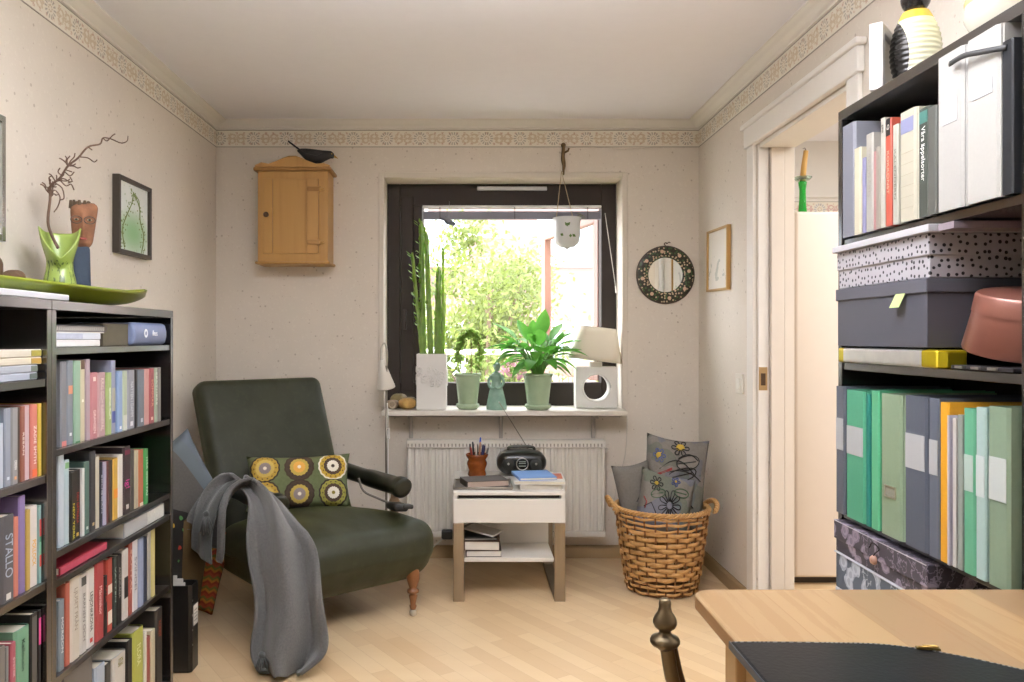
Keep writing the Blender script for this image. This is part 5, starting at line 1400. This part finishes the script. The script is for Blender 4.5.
# stones and shells
for i, (x, y, r, h, lab) in enumerate(((-.435, 4.49, .034, '#9d8a74', 'round ringed shell at the very end of the sill shelf'), (-.350, 4.47, .042, '#b08c4e', 'ochre stone in front of the shell pile'), (-.405, 4.56, .054, '#7f7048', 'olive stone behind the ringed shell'), (-.342, 4.585, .040, '#6f6242', 'dark olive stone against the white planter'))):
    t = thing('stone' if i else 'shell', lab, 'stone' if i else 'shell', (x, y, SZ), (0, 0, R(40*i)), 'stones and shells on the sill')
    rnd = random.Random(i)
    MB().rbox((r*2, r*1.6, r*1.5), r*.55, 3, 4, lambda p, r=r, i=i: (p.x*(1+.15*math.sin(40*p.z+i)), p.y, p.z*(1-.25*(p.x/r)**2)), Matrix.Translation((0, 0, r*.76))).build('stone_lump' if i else 'shell_body', P(h, .55, var=.3, vs=60, bump=.4, bs=90), t, smooth=True)
    if not i: MB().tube([(.018*math.cos(a), -r*.82, r*.8+.018*math.sin(a)) for a in [2*math.pi*j/20 for j in range(21)]], .005, 6).build('shell_lip', P('#c2b196', .5), t, smooth=True)

# hanging pot, hook, hanging bird
hk = thing('wall_hook', 'ornate bronze figure hook on the wall above the window', 'hook', (.53, YB, 2.25))
hb_ = MB(); hb_.tube(spline([(0, -.012, -.055), (.004, -.014, -.02), (-.002, -.016, .02), (.0, -.016, .055), (.002, -.016, .085)], 4), [.006, .006, .008, .009, .010, .011, .012, .012, .012, .011, .011, .011, .011, .010, .010, .010, .010], 10)
hb_.build('hook_body', P('#7a6443', .4, .6, var=.25, vs=50), hk, smooth=True)
MB().ball((.0, -.018, .095), .014, 12, 8).build('hook_head', P('#7a6443', .4, .6), hk, smooth=True)
MB().tube([(.002, -.02, .05), (.026, -.03, .06), (.030, -.03, .075)], .006, 6).build('hook_wing', P('#7a6443', .4, .6), hk, smooth=True)
MB().tube(spline([(0, -.014, -.05), (.0, -.03, -.075), (0, -.045, -.065), (0, -.048, -.05)], 4), .004, 6).build('hook_tip', P('#7a6443', .4, .6), hk, smooth=True)
hpY = 4.47
t = thing('hanging_pot', 'white hanging pot with green leaf decoration in front of the window', 'hanging pot', at(567, 248, hpY))
tz = at(567, 248, hpY)
PW = MT('white_glaze', .2); PW.col(PW.mix(PW.noise(12, 3), '#d3d6d6', '#e3e5e4')); PW = PW.mat
MB().lathe([(0, -.006), (.008, -.006), (.012, .0), (.042, .006), (.066, .028), (.074, .07), (.072, .11), (.073, .145), (.082, .166), (.080, .168), (.066, .148), (.061, .11), (.05, .04), (0, .02)], 36, cap=False).build('pot', PW, t, smooth=True)
dl = MB()
for (a, z, L, an) in ((-1.75, .115, .03, .7), (-1.62, .11, .03, 2.2), (-1.3, .07, .026, -.6), (-1.95, .06, .022, 2.6), (-1.45, .05, .02, 1.5)):
    c = Vector((.0742*math.cos(a), .0742*math.sin(a), z)); tg = Vector((-math.sin(a), math.cos(a), 0)); d = tg*math.cos(an)+Vector((0, 0, 1))*math.sin(an); n_ = Vector((math.cos(a), math.sin(a), 0)); s_ = d.cross(n_)
    dl.add([c-n_*.0+n_*.001, c+d*L*.5+s_*.010+n_*.001, c+d*L+n_*.0008, c+d*L*.5-s_*.007+n_*.001], [(0, 1, 2, 3)])
dl.build('leaf_decoration', P('#5a7a3a', .5), t, solid=.001)
for px, py in ((556, 222), (574, 222)):
    p1 = at(px, py, hpY)-tz
    MB().tube([p1, at(561.5, 171, 4.51)-tz], .0022, 5).build('cord', P('#b9a583', .7), t)
hv = MB()
for (x, z) in ((.07, .17), (.085, .175), (.095, .155), (.06, .185), (.10, .165)):
    blade(hv, Vector((x*.8, -.03, z)), Vector((1, -.4, .3)), Vector((0, 0, 1)), .03, .016, .3, 5)
hv.build('foliage', leafmat('#6f7a4a', '#8f9a5a', .4), t, smooth=True)
MB().tube(spline([(.04, -.02, .14), (.06, -.03, .18), (.085, -.04, .175)], 4), .002, 5).build('stem', P('#6d6040', .6), t)
t = thing('hanging_bird', 'small grey bird ornament hanging at the head of the window', 'ornament', at(449, 222, 4.60))
MB().ball((0, 0, 0), (.030, .014, .016), 14, 8, M=Matrix.Rotation(R(20), 4, 'Y')).ball((.026, 0, -.012), (.013, .011, .011), 12, 8).build('body', P('#5f6370', .5), t, smooth=True)
MB().add([(-.02, -.003, 0), (-.05, 0, .028), (-.048, .004, .014), (-.01, .004, .006)], [(0, 1, 2, 3)]).build('tail', P('#555966', .5), t, solid=.003)
MB().add([(.012, 0, .01), (-.02, -.03, .03), (-.025, -.028, .01)], [(0, 1, 2)]).add([(.012, 0, .01), (-.02, .03, .03), (-.025, .028, .01)], [(0, 1, 2)]).build('wing', P('#6a6e7a', .5), t, solid=.002)
MB().tube([(0, 0, .014), (0, .06, .13)], .0008, 4).build('thread', P('#9a9a9a', .5), t)

# ------------------------------------------------------------------ on the walls
PINE = wood('#bf9454', '#9f7238', 14, (1, 1, .05), .42)
PINED = wood('#a87c42', '#8a6030', 14, (1, 1, .07), .45)
wc = thing('wall_cabinet', 'small honey pine wall cabinet with one hinged door and carved crown', 'cabinet', (-.97, 4.56, 1.655))
MB().box(-.192, .192, -.18, -.001, .012, .51).build('cabinet_body', PINE, wc, bevel=.002)
MB().prism([(-.205, -.195), (.205, -.195), (.205, -.001), (-.205, -.001)], 0, .014).build('base_moulding', PINE, wc, bevel=.006)
MB().prism([(-.212, -.202), (.212, -.202), (.212, -.001), (-.212, -.001)], .508, .528).build('top_moulding', PINED, wc, bevel=.006)
cr = [(-.205, 0), (.205, 0), (.205, .010), (.17, .022), (.13, .018), (.09, .032), (.05, .050), (.02, .060), (-.02, .060), (-.05, .050), (-.09, .032), (-.13, .018), (-.17, .026), (-.205, .010)]
MB().prism(cr, 0, .016, M=Matrix(((1, 0, 0, 0), (0, 0, 1, -.198), (0, 1, 0, .5285), (0, 0, 0, 1)))).build('crown', PINE, wc, bevel=.003, recalc=True)
dr = MB()
for (x0, x1, y) in ((-.160, -.108, -.196), (-.1075, .0765, -.190), (.077, .142, -.196)): dr.box(x0, x1, y, -.1805, .055, .465)
dr.build('door_plank', PINE, wc, bevel=.003)
MB().lathe([(.006, 0), (.006, .012), (.014, .018), (.015, .026), (.008, .030), (0, .031)], 18, M=Matrix.Translation((-.137, -.196, .265)) @ Matrix.Rotation(R(90), 4, 'X')).build('knob', P('#4a2f1a', .35), wc, smooth=True)
for z in (.118, .408):
    h_ = MB().box(.082, .150, -.203, -.1965, z-.012, z+.012).build('hinge', PINED, wc, bevel=.003)
    MB().tube([(.150, -.195, z-.016), (.150, -.195, z+.016)], .008, 8).ball((.163, -.19, z), (.012, .009, .010), 10, 6).build('hinge_pin', PINE, h_, smooth=True)
bd = thing('black_bird', 'black bird figure with raised tail perched on the wall cabinet', 'bird figure', (-.862, 4.40, 2.213), (0, R(7), 0))
bd.scale = (1.12, 1.12, 1.12)
BKB = P('#1f1f21', .6, var=.2, vs=60)
def birdf(u, v):
    a = 2*math.pi*u
    sp_ = [(-.085, .046, .003), (-.07, .045, .016), (-.04, .034, .033), (0, .028, .041), (.035, .030, .038), (.062, .040, .028), (.080, .046, .022), (.093, .043, .016), (.100, .040, .004)]
    k = v*(len(sp_)-1); i = min(int(k), len(sp_)-2); f = k-i
    x, z, r = [sp_[i][j]*(1-f)+sp_[i+1][j]*f for j in range(3)]
    return (x, r*.8*math.cos(a), z+.004+r*.85*math.sin(a))
MB().grid(birdf, 20, 28, closed=True).build('body', BKB, bd, smooth=True)
MB().prism([(-.07, -.013), (-.12, -.010), (-.155, -.012), (-.155, .012), (-.12, .010), (-.07, .013)], -.003, .005, M=Matrix.Translation((0, 0, .012)) @ Matrix.Rotation(R(30), 4, 'Y')).build('tail', BKB, bd, bevel=.002)
MB().tube([(.096, 0, .046), (.108, 0, .040), (.118, 0, .036)], [.006, .004, .0008], 8).build('beak', P('#b58a3a', .5), bd, smooth=True)
wg = MB()
for s in (-1, 1): wg.add([(.045, s*.027, .050), (.0, s*.036, .052), (-.07, s*.016, .056), (-.04, s*.030, .036), (.02, s*.036, .030)], [(0, 1, 2, 3, 4)])
wg.build('wing', P('#262629', .5), bd, solid=.004)
for s in (-1, 1): MB().ball((.088, s*.017, .052), .003, 8, 6).build('eye', P('#c9a23a', .3), bd, smooth=True)

mr = thing('round_mirror', 'round wall mirror framed by dark mosaic with pale stones', 'mirror', (1.112, YB-.001, 1.609))
def mosaic():
    m = MT('mosaic', .35); x, y, z = m.xyz(); r = (x*x+z*z).sqrt(); th = z.m('ARCTAN2', x)
    d, c0 = m.vor2(62, .8); sp = m.nt.nodes.new('ShaderNodeSeparateColor'); m.nt.links.new(c0, sp.inputs[0]); h = S(m.nt, sp.outputs[0])
    c = m.mix(d.lt(.31)*h.gt(.55), '#2e2a1c', '#c9b394'); c = m.mix(d.lt(.40)*h.lt(.45), c, '#3f5a34')
    k = (th*8/6.2832+.3).frac()-.5
    big = ((k*r*.785)*(k*r*.785)+(r-.134)*(r-.134)).lt(.00011); c = m.mix(big, c, '#d8b99c')
    edge = (r.gt(.158)); e2 = ((th*36).cos().gt(.2))*r.band(.105, .111); c = m.mix(edge, c, '#4f4238'); c = m.mix(e2, c, '#cbb896')
    m.col(c).bump(d, .5, .003); return m.mat
MX = Matrix.Rotation(R(90), 4, 'X')
MB().lathe([(.098, .0), (.098, .012), (.104, .016), (.160, .014), (.166, .010), (.166, 0)], 64, M=MX).build('mosaic_frame', mosaic(), mr, smooth=True)
MI = MT('mirror_glass', .02, 1); MI.col('#e8ebe8')
MB().lathe([(0, .008), (.0985, .008), (.0985, .002)], 48, M=MX, cap=False).build('mirror_glass', MI.mat, mr)
MB().tube(spline([(0, -.008, .166), (-.008, -.01, .176), (.002, -.01, .183), (.008, -.01, .178), (.018, -.012, .186), (.026, -.012, .181)], 4), .0028, 6).build('hanger', P('#5a4a3a', .4, .5), mr, smooth=True)

def picture(name, label, x, y0, y1, z0, z1, face, fw_, fmat, art, depth=.018, mat_=None):
    t = thing(name, label, 'picture', (x, (y0+y1)/2, (z0+z1)/2)); L, Hh = (y1-y0)/2, (z1-z0)/2; d = face*depth
    a, b = sorted((face*.001, d))
    f = MB(); f.box(a, b, -L, -L+fw_, -Hh, Hh).box(a, b, L-fw_, L, -Hh, Hh).box(a, b, -L+fw_, L-fw_, -Hh, -Hh+fw_).box(a, b, -L+fw_, L-fw_, Hh-fw_, Hh)
    f.build('frame', fmat, t, bevel=.001)
    a, b = sorted((face*.002, d*.55))
    MB().box(a, b, -L+fw_, L-fw_, -Hh+fw_, Hh-fw_).build('picture_sheet', art, t)
    return t
def botanical():
    m = MT('botanical_print', .5); x, y, z = m.xyz(); n = m.noise(9, 3); k = m.noise(50, 3)
    c = m.mix(n, '#eef0ec', '#dbe3dd'); g_ = ((z+.06)*(z+.06)*90+y*y*30); c = m.mix(g_.m('MULTIPLY', -1).m('ADD', 1).m('MAXIMUM', 0)*.75, c, '#5fae4a')
    m.col(m.mix(k.gt(.66)*.5, c, '#8fa878')); return m.mat
bp_ = picture('botanical_picture', 'dark framed green botanical print on the wall above the armchair side', XL, 3.233, 3.565, 1.597, 1.915, 1, .017, P('#3d352c', .45), botanical(), .03)
vn = MB(); random.seed(9)
for s, x0 in ((-1, -.09), (1, .085)):
    pts = spline([(.0178, x0, -.13), (.0178, x0+.02*s, -.06), (.0178, x0*.8, .0), (.0178, x0*.45+.02, .06), (.0178, .0, .11)], 6); vn.tube(pts, .0022, 5)
    for p in pts[::2]:
        for k in range(4):
            q = p+Vector((.0006, random.uniform(-.028, .028), random.uniform(-.02, .02))); vn.ball(q, (.0012, .004, .004), 7, 5)
vn.tube(spline([(.0178, .0, .11), (.0178, .05, .09), (.0178, .06, .06)], 4), .0018, 5)
vn.build('plant_drawing', P('#7d8f52', .6, var=.3, vs=60), bp_, smooth=True)
picture('silver_picture', 'silver framed pale picture at the near end of the wall over the bookcases', XL, 2.02, 2.452, 1.545, 1.928, 1, .02, P('#b9b9b4', .25, .8), P('#dcd8ce', .5, var=.05, vs=6), .025)
def sketch():
    m = MT('pale_sketch', .5); k = m.noise(16, 4); x, y, z = m.xyz()
    c = m.mix(m.noise(4, 2), '#d9d2c6', '#e3dcd0'); c = m.mix(k.gt(.58)*z.band(-.11, .02)*.55, c, '#8f9488'); m.col(c); return m.mat
t = picture('sketch_picture', 'pale flower sketch in a thin gilt frame on the wall beside the mirror', XR, 4.0, 4.345, 1.496, 1.822, -1, .012, P('#b8945c', .35, .6), sketch(), .022)
t.rotation_euler = (R(1.2), 0, 0)

# ------------------------------------------------------------------ desk and chair in front
DT = .82
def desktop():
    m = MT('desk_oak', .38); b = m.nt.nodes.new('ShaderNodeTexBrick'); m.nt.links.new(m.vec((0, 0, R(90))), b.inputs['Vector'])
    b.offset = .43; b.inputs['Scale'].default_value = 1; b.inputs['Brick Width'].default_value = 3.0; b.inputs['Row Height'].default_value = .118; b.inputs['Mortar Size'].default_value = .0006
    b.inputs['Color1'].default_value = lin('#a88b64'); b.inputs['Color2'].default_value = lin('#8c7052'); b.inputs['Mortar'].default_value = lin('#8f6a42')
    g = m.noise(26, 7, sc=(1, .05, 1), rough=.65); g2 = m.noise(5, 3, sc=(1, .12, 1))
    c = m.mix(g.gt(.54)*.28, b.outputs[0], '#8a633c'); c = m.mix(g2.gt(.58)*.25, c, '#bd9f78')
    d, _ = m.vor(3.1); c = m.mix(d.lt(.045), c, '#5f4630')
    m.col(c).bump(g, .06, .002); return m.mat
DW = desktop(); DL = wood('#bf9c6c', '#a98556', 16, (1, 1, .07), .42)
ds = thing('desk', 'light oak desk with rounded corner in front of the camera', 'desk', (.377, .55, 0))
w_, l_, r_ = .90, .822, .035
poly = []
for (cx_, cy_, a0) in ((w_-r_, l_-r_, 0), (r_, l_-r_, 90), (r_, r_, 180), (w_-r_, r_, 270)):
    for k in range(9): a = R(a0+90*k/8); poly.append((cx_+r_*math.cos(a), cy_+r_*math.sin(a)))
MB().prism(poly, DT-.026, DT).build('desktop', DW, ds, bevel=.005, seg=3)
for x in (.055, w_-.095):
    for y in (.02, l_-.145): MB().box(x-.024, x+.030, y, y+.054, 0, DT-.0265).build('leg', DL, ds, bevel=.003)
for (a, b, c_, d_) in ((.086, w_-.12, .07, .09), (.086, w_-.12, l_-.125, l_-.105), (.045, .065, .115, l_-.146), (w_-.11, w_-.09, .115, l_-.146)):
    MB().box(a, b, c_, d_, DT-.115, DT-.0265).build('apron', DL, ds, bevel=.002)
PADM = P('#16181b', .34, var=.25, vs=9, bump=.1, bs=140, Specular_IOR_Level=.2)
pd = thing('desk_pad', 'black leather desk pad with a stitched edge on the oak desk', 'desk pad', (.377, .55, DT+.0008))
ed = spline([(-.014, .566, 0), (.05, .566, 0), (.12, .564, 0), (.20, .556, 0), (.28, .515, 0), (.36, .44, 0), (.43, .34, 0), (.47, .2, 0)], 6)
poly = [(p.x, p.y) for p in ed]+[(.47, .03), (-.014, .03)]
MB().prism(poly, 0, .007).build('pad_leather', PADM, pd, bevel=.003, recalc=True)
stt = MB(); k = 0
for a, b in zip(ed, ed[1:]):
    L = (b-a).length; n = max(1, int(L/.006))
    for j in range(n):
        c_ = a.lerp(b, (j+.3)/n); e_ = a.lerp(b, (j+.8)/n); dn = Vector((b.y-a.y, a.x-b.x, 0)).normalized()*-1
        q = Vector((.16, .2, 0))-c_; q.normalize()
        stt.tube([c_+q*.006+Vector((0, 0, .0072)), e_+q*.006+Vector((0, 0, .0072))], .0007, 4)
stt.build('stitching', P('#8d8f90', .6), pd)
lp = MB().box(-.0165, -.0145, .03, .566, -.004, .007).build('edge_lip', P('#3f454c', .4), pd, bevel=.001)
cl = thing('paper_clip', 'small brass clip on the far edge of the black desk pad', 'clip', (.377+.243, .55+.533, DT+.0085), (0, 0, R(-12)))
MB().box(-.015, .015, -.004, .004, 0, .003).build('clip_jaw', P('#7a6a3c', .35, .8), cl, bevel=.001)
MB().tube([(-.013, -.003, .004), (.011, -.003, .0045), (.013, .0, .0045), (.011, .003, .0045), (-.006, .003, .004)], .0012, 6).build('clip_wire', BRASS, cl, smooth=True)

BRZ = MT('aged_bronze', .3, .85); BRZ.col(BRZ.mix(BRZ.noise(20, 3), '#5c5140', '#7a6c52')); BRZ = BRZ.mat
chr_ = thing('desk_chair', 'bronze framed chair with a turned finial at the end of the desk', 'chair', (.262, 1.075, 0))
fin = [(.0, .9), (.008, .900), (.0115, .896), (.013, .888), (.0125, .880), (.015, .868), (.021, .858), (.0245, .848), (.025, .840), (.021, .830), (.013, .823), (.012, .818), (.016, .812), (.028, .806), (.031, .799), (.031, .793), (.027, .786), (.018, .781), (.014, .776), (.0, .776)]
for dy in (0, -.42):
    M = Matrix.Translation((0, dy, 0)) @ Matrix.Rotation(R(-6), 4, 'Y')
    M = Matrix.Translation((.0, dy, .0))
    f_ = MB().lathe([(r*.64, .9-(.9-z)*.55) for r, z in fin], 28, M=M, cap=False).build('finial', BRZ, chr_, smooth=True)
    MB().tube(spline([(.002, dy, .838), (.008, dy, .80), (.018, dy, .75), (.055, dy, .50), (.058, dy, .40), (.045, dy, .2), (.02, dy, .0)], 6), .0095, 12).build('post', BRZ, chr_, smooth=True)
    MB().tube(spline([(.010, dy+.004, .838), (.020, dy+.014, .80), (.032, dy+.022, .75), (.048, dy+.026, .60), (.07, dy+.0, .48)], 6), .0065, 10).build('scroll_rod', P('#6a5a40', .35, .8), chr_, smooth=True)
    MB().tube([(.40, dy, .44), (.41, dy, .0)], .011, 10).build('leg', BRZ, chr_, smooth=True)
MB().tube(spline([(.05, .0, .52), (.045, -.21, .56), (.05, -.42, .52)], 6), .009, 10).build('back_rail', BRZ, chr_, smooth=True)
MB().rbox((.36, .40, .05), .02, 4, 3, M=Matrix.Translation((.235, -.21, .455))).build('seat', P('#6a5238', .8, bump=.3), chr_, smooth=True)
# ------------------------------------------------------------------ outside the window
BLD = P('#77605a', .8, var=.04, vs=2)
MB_ = MB().box(-40, 40, 5.5, 60, -5.2, -5.0)
struct(MB_.build('ground_outside', P('#a8a09c', .9, var=.1, vs=.5)))
bg = thing('apartment_building', 'pale pink apartment building across the courtyard', 'building', (2, 22, -5))
MB().box(-16, 16, 0, 8, 0, 16).build('facade', BLD, bg)
GLW = P('#9fb0bc', .15, var=.1, vs=3)
for i in range(-3, 5):
    for j in range(3):
        x, z = i*3.4+.6, 2.2+j*3.0
        f = MB(); f.box(x-.75, x+.75, -.06, -.001, z, z+1.5); fo = f.build('window', P('#e6ded6', .5), bg)
        MB().box(x-.66, x-.04, -.075, -.061, z+.1, z+1.4).box(x+.04, x+.66, -.075, -.061, z+.1, z+1.4).build('pane', GLW, fo)
for j in range(3): MB().box(3.2, 9.2, -1.2, -.001, 4.2+j*3-.18, 4.2+j*3).build('balcony_slab', P('#5f524d', .7), bg)
for j in range(3): MB().box(3.2, 9.2, -1.2, -1.14, 4.2+j*3, 4.2+j*3+1.0).build('balcony_front', P('#7d6d69', .6), bg)
MB().box(-16.2, 16.2, -.4, 8.2, 16, 16.3).build('roof', P('#8a6a5c', .7), bg)
MB().tube([(-3.2, -.25, 0), (-3.2, -.25, 12.6)], .07, 8).tube([(-3.2, -.25, 9.1), (-.9, -.25, 9.0)], .05, 8).build('drainpipe', P('#bdb0aa', .5), bg)

def tree(label, x, y, z0, h, rx, ry, rz, n, seed, cols):
    rnd = random.Random(seed)
    t = thing('tree', label, 'tree', (x, y, z0), (0, 0, 0), 'trees outside the window')
    c = Vector((0, 0, h))
    lv = MB()
    clumps = []
    for k in range(46):
        a, b = rnd.random()*6.28, math.acos(rnd.uniform(-1, 1)); q = rnd.random()**.4
        clumps.append((c+Vector((rx*q*math.sin(b)*math.cos(a), ry*q*math.sin(b)*math.sin(a), rz*q*math.cos(b))), rnd.uniform(.32, .62)))
    for k in range(n):
        p, r = rnd.choice(clumps)
        d = Vector((rnd.gauss(0, 1), rnd.gauss(0, 1), rnd.gauss(0, 1)))*r*.5
        p = p+d; s = rnd.uniform(.035, .07)
        u = Vector((rnd.gauss(0, 1), rnd.gauss(0, 1), rnd.gauss(0, 1))).normalized(); v = u.orthogonal().normalized()
        lv.add([p-u*s, p+v*s*.5, p+u*s, p-v*s*.5], [(0, 1, 2, 3)])
    lv.build('foliage', leafmat(cols[0], cols[1], .5, 1.5), t)
    tr_ = MB(); tr_.tube(spline([(0, 0, 0), (.1, .05, h*.4), (0, 0, h*.8), (.05, 0, h+rz*.5)], 5), [.22-.011*i for i in range(16)], 10)
    for k in range(14):
        p, r = clumps[k]; a = Vector((0, 0, h*.55+.1*k)); tr_.tube(spline([a, a.lerp(p, .5)+Vector((0, 0, .2)), p], 4), [.07-.006*i for i in range(9)], 6)
    tr_.build('trunk', P('#6a5a48', .9, var=.2), t, smooth=True)
tree('big yellow green tree filling the middle of the window view', .25, 12.2, -5, 6.0, 1.25, 1.4, 1.95, 13000, 21, ('#56632c', '#808c48'))
tree('lower green tree behind the big one outside the window', -2.3, 16.5, -5, 5.0, 1.5, 1.4, 1.9, 8000, 22, ('#515e2c', '#76834a'))
tree('smaller green tree beyond the balcony near the open window sash', 2.7, 16.0, -5, 3.9, 1.6, 1.5, 1.5, 6000, 23, ('#515e2c', '#76834a'))

bal = MB().box(-3, 3.2, 4.865, 6.35, -.2, -.05); struct(bal.build('ground_balcony', P('#b9b2a8', .8)))
rl_ = thing('balcony_railing', 'white balcony railing outside the window', 'railing', (0, 6.25, -.05))
RW = P('#e2e2e0', .4)
MB().tube([(-3, 0, 1.19), (3.1, 0, 1.19)], .022, 8).build('top_rail', RW, rl_, smooth=True)
for x in (-2.6, -1.1, -.05, 1.0, 2.05, 3.0): MB().tube([(x, 0, 0), (x, 0, 1.18)], .016, 8).build('post', RW, rl_, smooth=True)
for z in (.12, .45, .78): MB().tube([(-3, 0, z), (3.1, 0, z)], .009, 6).build('rail_bar', RW, rl_, smooth=True)

def flowerbox(name, label, x0, x1, y, z, h, d, mat, leafs, petals, seed, hgt, dens):
    rnd = random.Random(seed)
    t = thing(name, label, 'flower box', ((x0+x1)/2, y, z)); L = x1-x0
    o = [(-L/2, -d/2), (L/2, -d/2), (L/2, d/2), (-L/2, d/2)]; i_ = [(a*.97, b*.9) for a, b in o]
    b = MB(); b.add([(a*(.96 if k == 0 else 1), c_, zz) for k, (q, zz) in enumerate(((o, 0), (o, h), (i_, h), (i_, h-.03))) for a, c_ in q], [(k*4+i, k*4+(i+1) % 4, (k+1)*4+(i+1) % 4, (k+1)*4+i) for k in range(3) for i in range(4)]+[(3, 2, 1, 0), (12, 13, 14, 15)])
    b.build('box_body', mat, t, recalc=True)
    lv, fl_, sm_ = MB(), MB(), MB()
    for k in range(int(L*dens)):
        x, yy, zz = rnd.uniform(-L/2, L/2), rnd.uniform(-d*.5, d*.5), h+hgt*rnd.random()**1.4
        if k % 4 == 0: sm_.tube([(x*.95, yy*.7, h-.03), (x, yy, zz)], .0025, 4)
        blade(lv, Vector((x, yy, zz)), Vector((rnd.gauss(0, 1), rnd.gauss(0, 1), rnd.gauss(0, .6))), Vector((0, .1, 1)), rnd.uniform(.03, .05), rnd.uniform(.025, .04), .2, 4)
    lv.build('foliage', leafs, t); sm_.build('flower_stem', P('#7d8a52', .6), t)
    for (fx, fz, n, r) in petals:
        f = MB()
        for k in range(n):
            q = Vector((fx+rnd.gauss(0, r), rnd.gauss(-.03, r), fz+rnd.gauss(0, r)))
            blade(f, q, Vector((rnd.gauss(0, 1), rnd.gauss(0, 1), rnd.gauss(0, 1))), Vector((0, .1, 1)), .03, .026, .1, 4)
        f.build('blossom', leafmat('#d49ab4', '#e6bccb', .4), t)
    if name == 'flower_box' and z > .9:
        for x in (-.3, .3): MB().tube([(x, .08, h-.02), (x, .12, h+.06), (x, .15, h+.075), (x, .175, h+.05)], .006, 6).build('railing_hook', P('#8a8a88', .4, .6), t, smooth=True)
    return t
LG = leafmat('#7f9a55', '#a9bd74', .5)
flowerbox('flower_box', 'long slate blue flower box outside the window with pink blossoms', -.30, .44, 5.12, .78, .17, .17, P('#4a586c', .5), LG, [(.16, .27, 34, .025), (.26, .24, 26, .022), (.20, .33, 22, .02), (.30, .31, 18, .02)], 4, .20, 260)
flowerbox('flower_box', 'coral red flower box outside the window behind the white lamp', .47, .98, 5.14, .78, .17, .17, P('#c4665c', .5), LG, [], 6, .10, 120)
flowerbox('flower_box', 'pale flower box on the balcony railing with white and lilac blossoms', .62, 1.6, 6.10, .92, .16, .17, P('#cfcac4', .5), LG, [(.0, .45, 30, .03), (.15, .50, 30, .03), (.30, .42, 26, .03), (-.2, .36, 22, .03)], 8, .40, 200)

# ------------------------------------------------------------------ light
W = bpy.data.worlds.new('World'); bpy.context.scene.world = W; W.use_nodes = True
W.node_tree.nodes['Background'].inputs[0].default_value = (.93, .96, 1, 1); W.node_tree.nodes['Background'].inputs[1].default_value = 8.6
def lamp(kind, name, loc, rot, energy, color=(1, 1, 1), size=None, sy=None, ang=None):
    l = bpy.data.lights.new(name, kind); l.energy = energy; l.color = color
    if size: l.shape = 'RECTANGLE'; l.size = size; l.size_y = sy or size
    if ang: l.angle = R(ang)
    o = bpy.data.objects.new(name, l); o.location = loc; o.rotation_euler = rot; C.objects.link(o); return o
lamp('SUN', 'sun', (0, 0, 10), (R(30), 0, R(-28)), 5.0, (1, .96, .88), ang=2)
# uplight added to brighten ceiling and walls, in a made-up bowl out of view
pn = thing('fill_light_bowl', 'made-up white bowl hung out of view around the added uplight', 'lamp', (0, 1.45, 1.99))
MB().lathe([(0, 0), (.10, .008), (.20, .05), (.26, .11), (.255, .112), (.195, .056), (.10, .014), (0, .007)], 40, cap=False).build('fill_bowl', WHITE, pn, smooth=True)
for k in range(3): MB().tube([(.24*math.cos(2.1*k), .24*math.sin(2.1*k), .10), (0, 0, .36)], .002, 5).build('cord', WHITE, pn)
MB().tube([(0, 0, .36), (0, 0, .46)], .003, 6).lathe([(.04, .46), (.05, .498), (.05, .4985)], 20).build('ceiling_cup', WHITE, pn, smooth=True)
lamp('AREA', 'added_uplight', (0, 1.45, 2.04), (R(180), 0, 0), 108, (.95, .965, 1), .34, .34)
# area light added under the ceiling to brighten the room beyond the doorway
lamp('AREA', 'kitchen_fill_light', (2.7, 3.1, H-.03), (0, 0, 0), 42, (1, .99, .98), 1.4, 1.4)

# ------------------------------------------------------------------ camera
cam = bpy.data.cameras.new('camera'); co = bpy.data.objects.new('camera', cam); C.objects.link(co)
cam.sensor_width = 36; cam.sensor_fit = 'HORIZONTAL'; cam.lens = F/1024*36
co.location = (0, 0, EYE); co.rotation_euler = (R(90), 0, 0)
cam.shift_x = (512-CX)/1024; cam.shift_y = -(341-CY)/1024; cam.clip_start = .02; cam.clip_end = 200
sc = bpy.context.scene; sc.camera = co
sc.view_settings.view_transform = 'Standard'; sc.view_settings.look = 'None'; sc.view_settings.gamma = 1
sc.view_settings.exposure = 0.36; sc.view_settings.use_curve_mapping = False
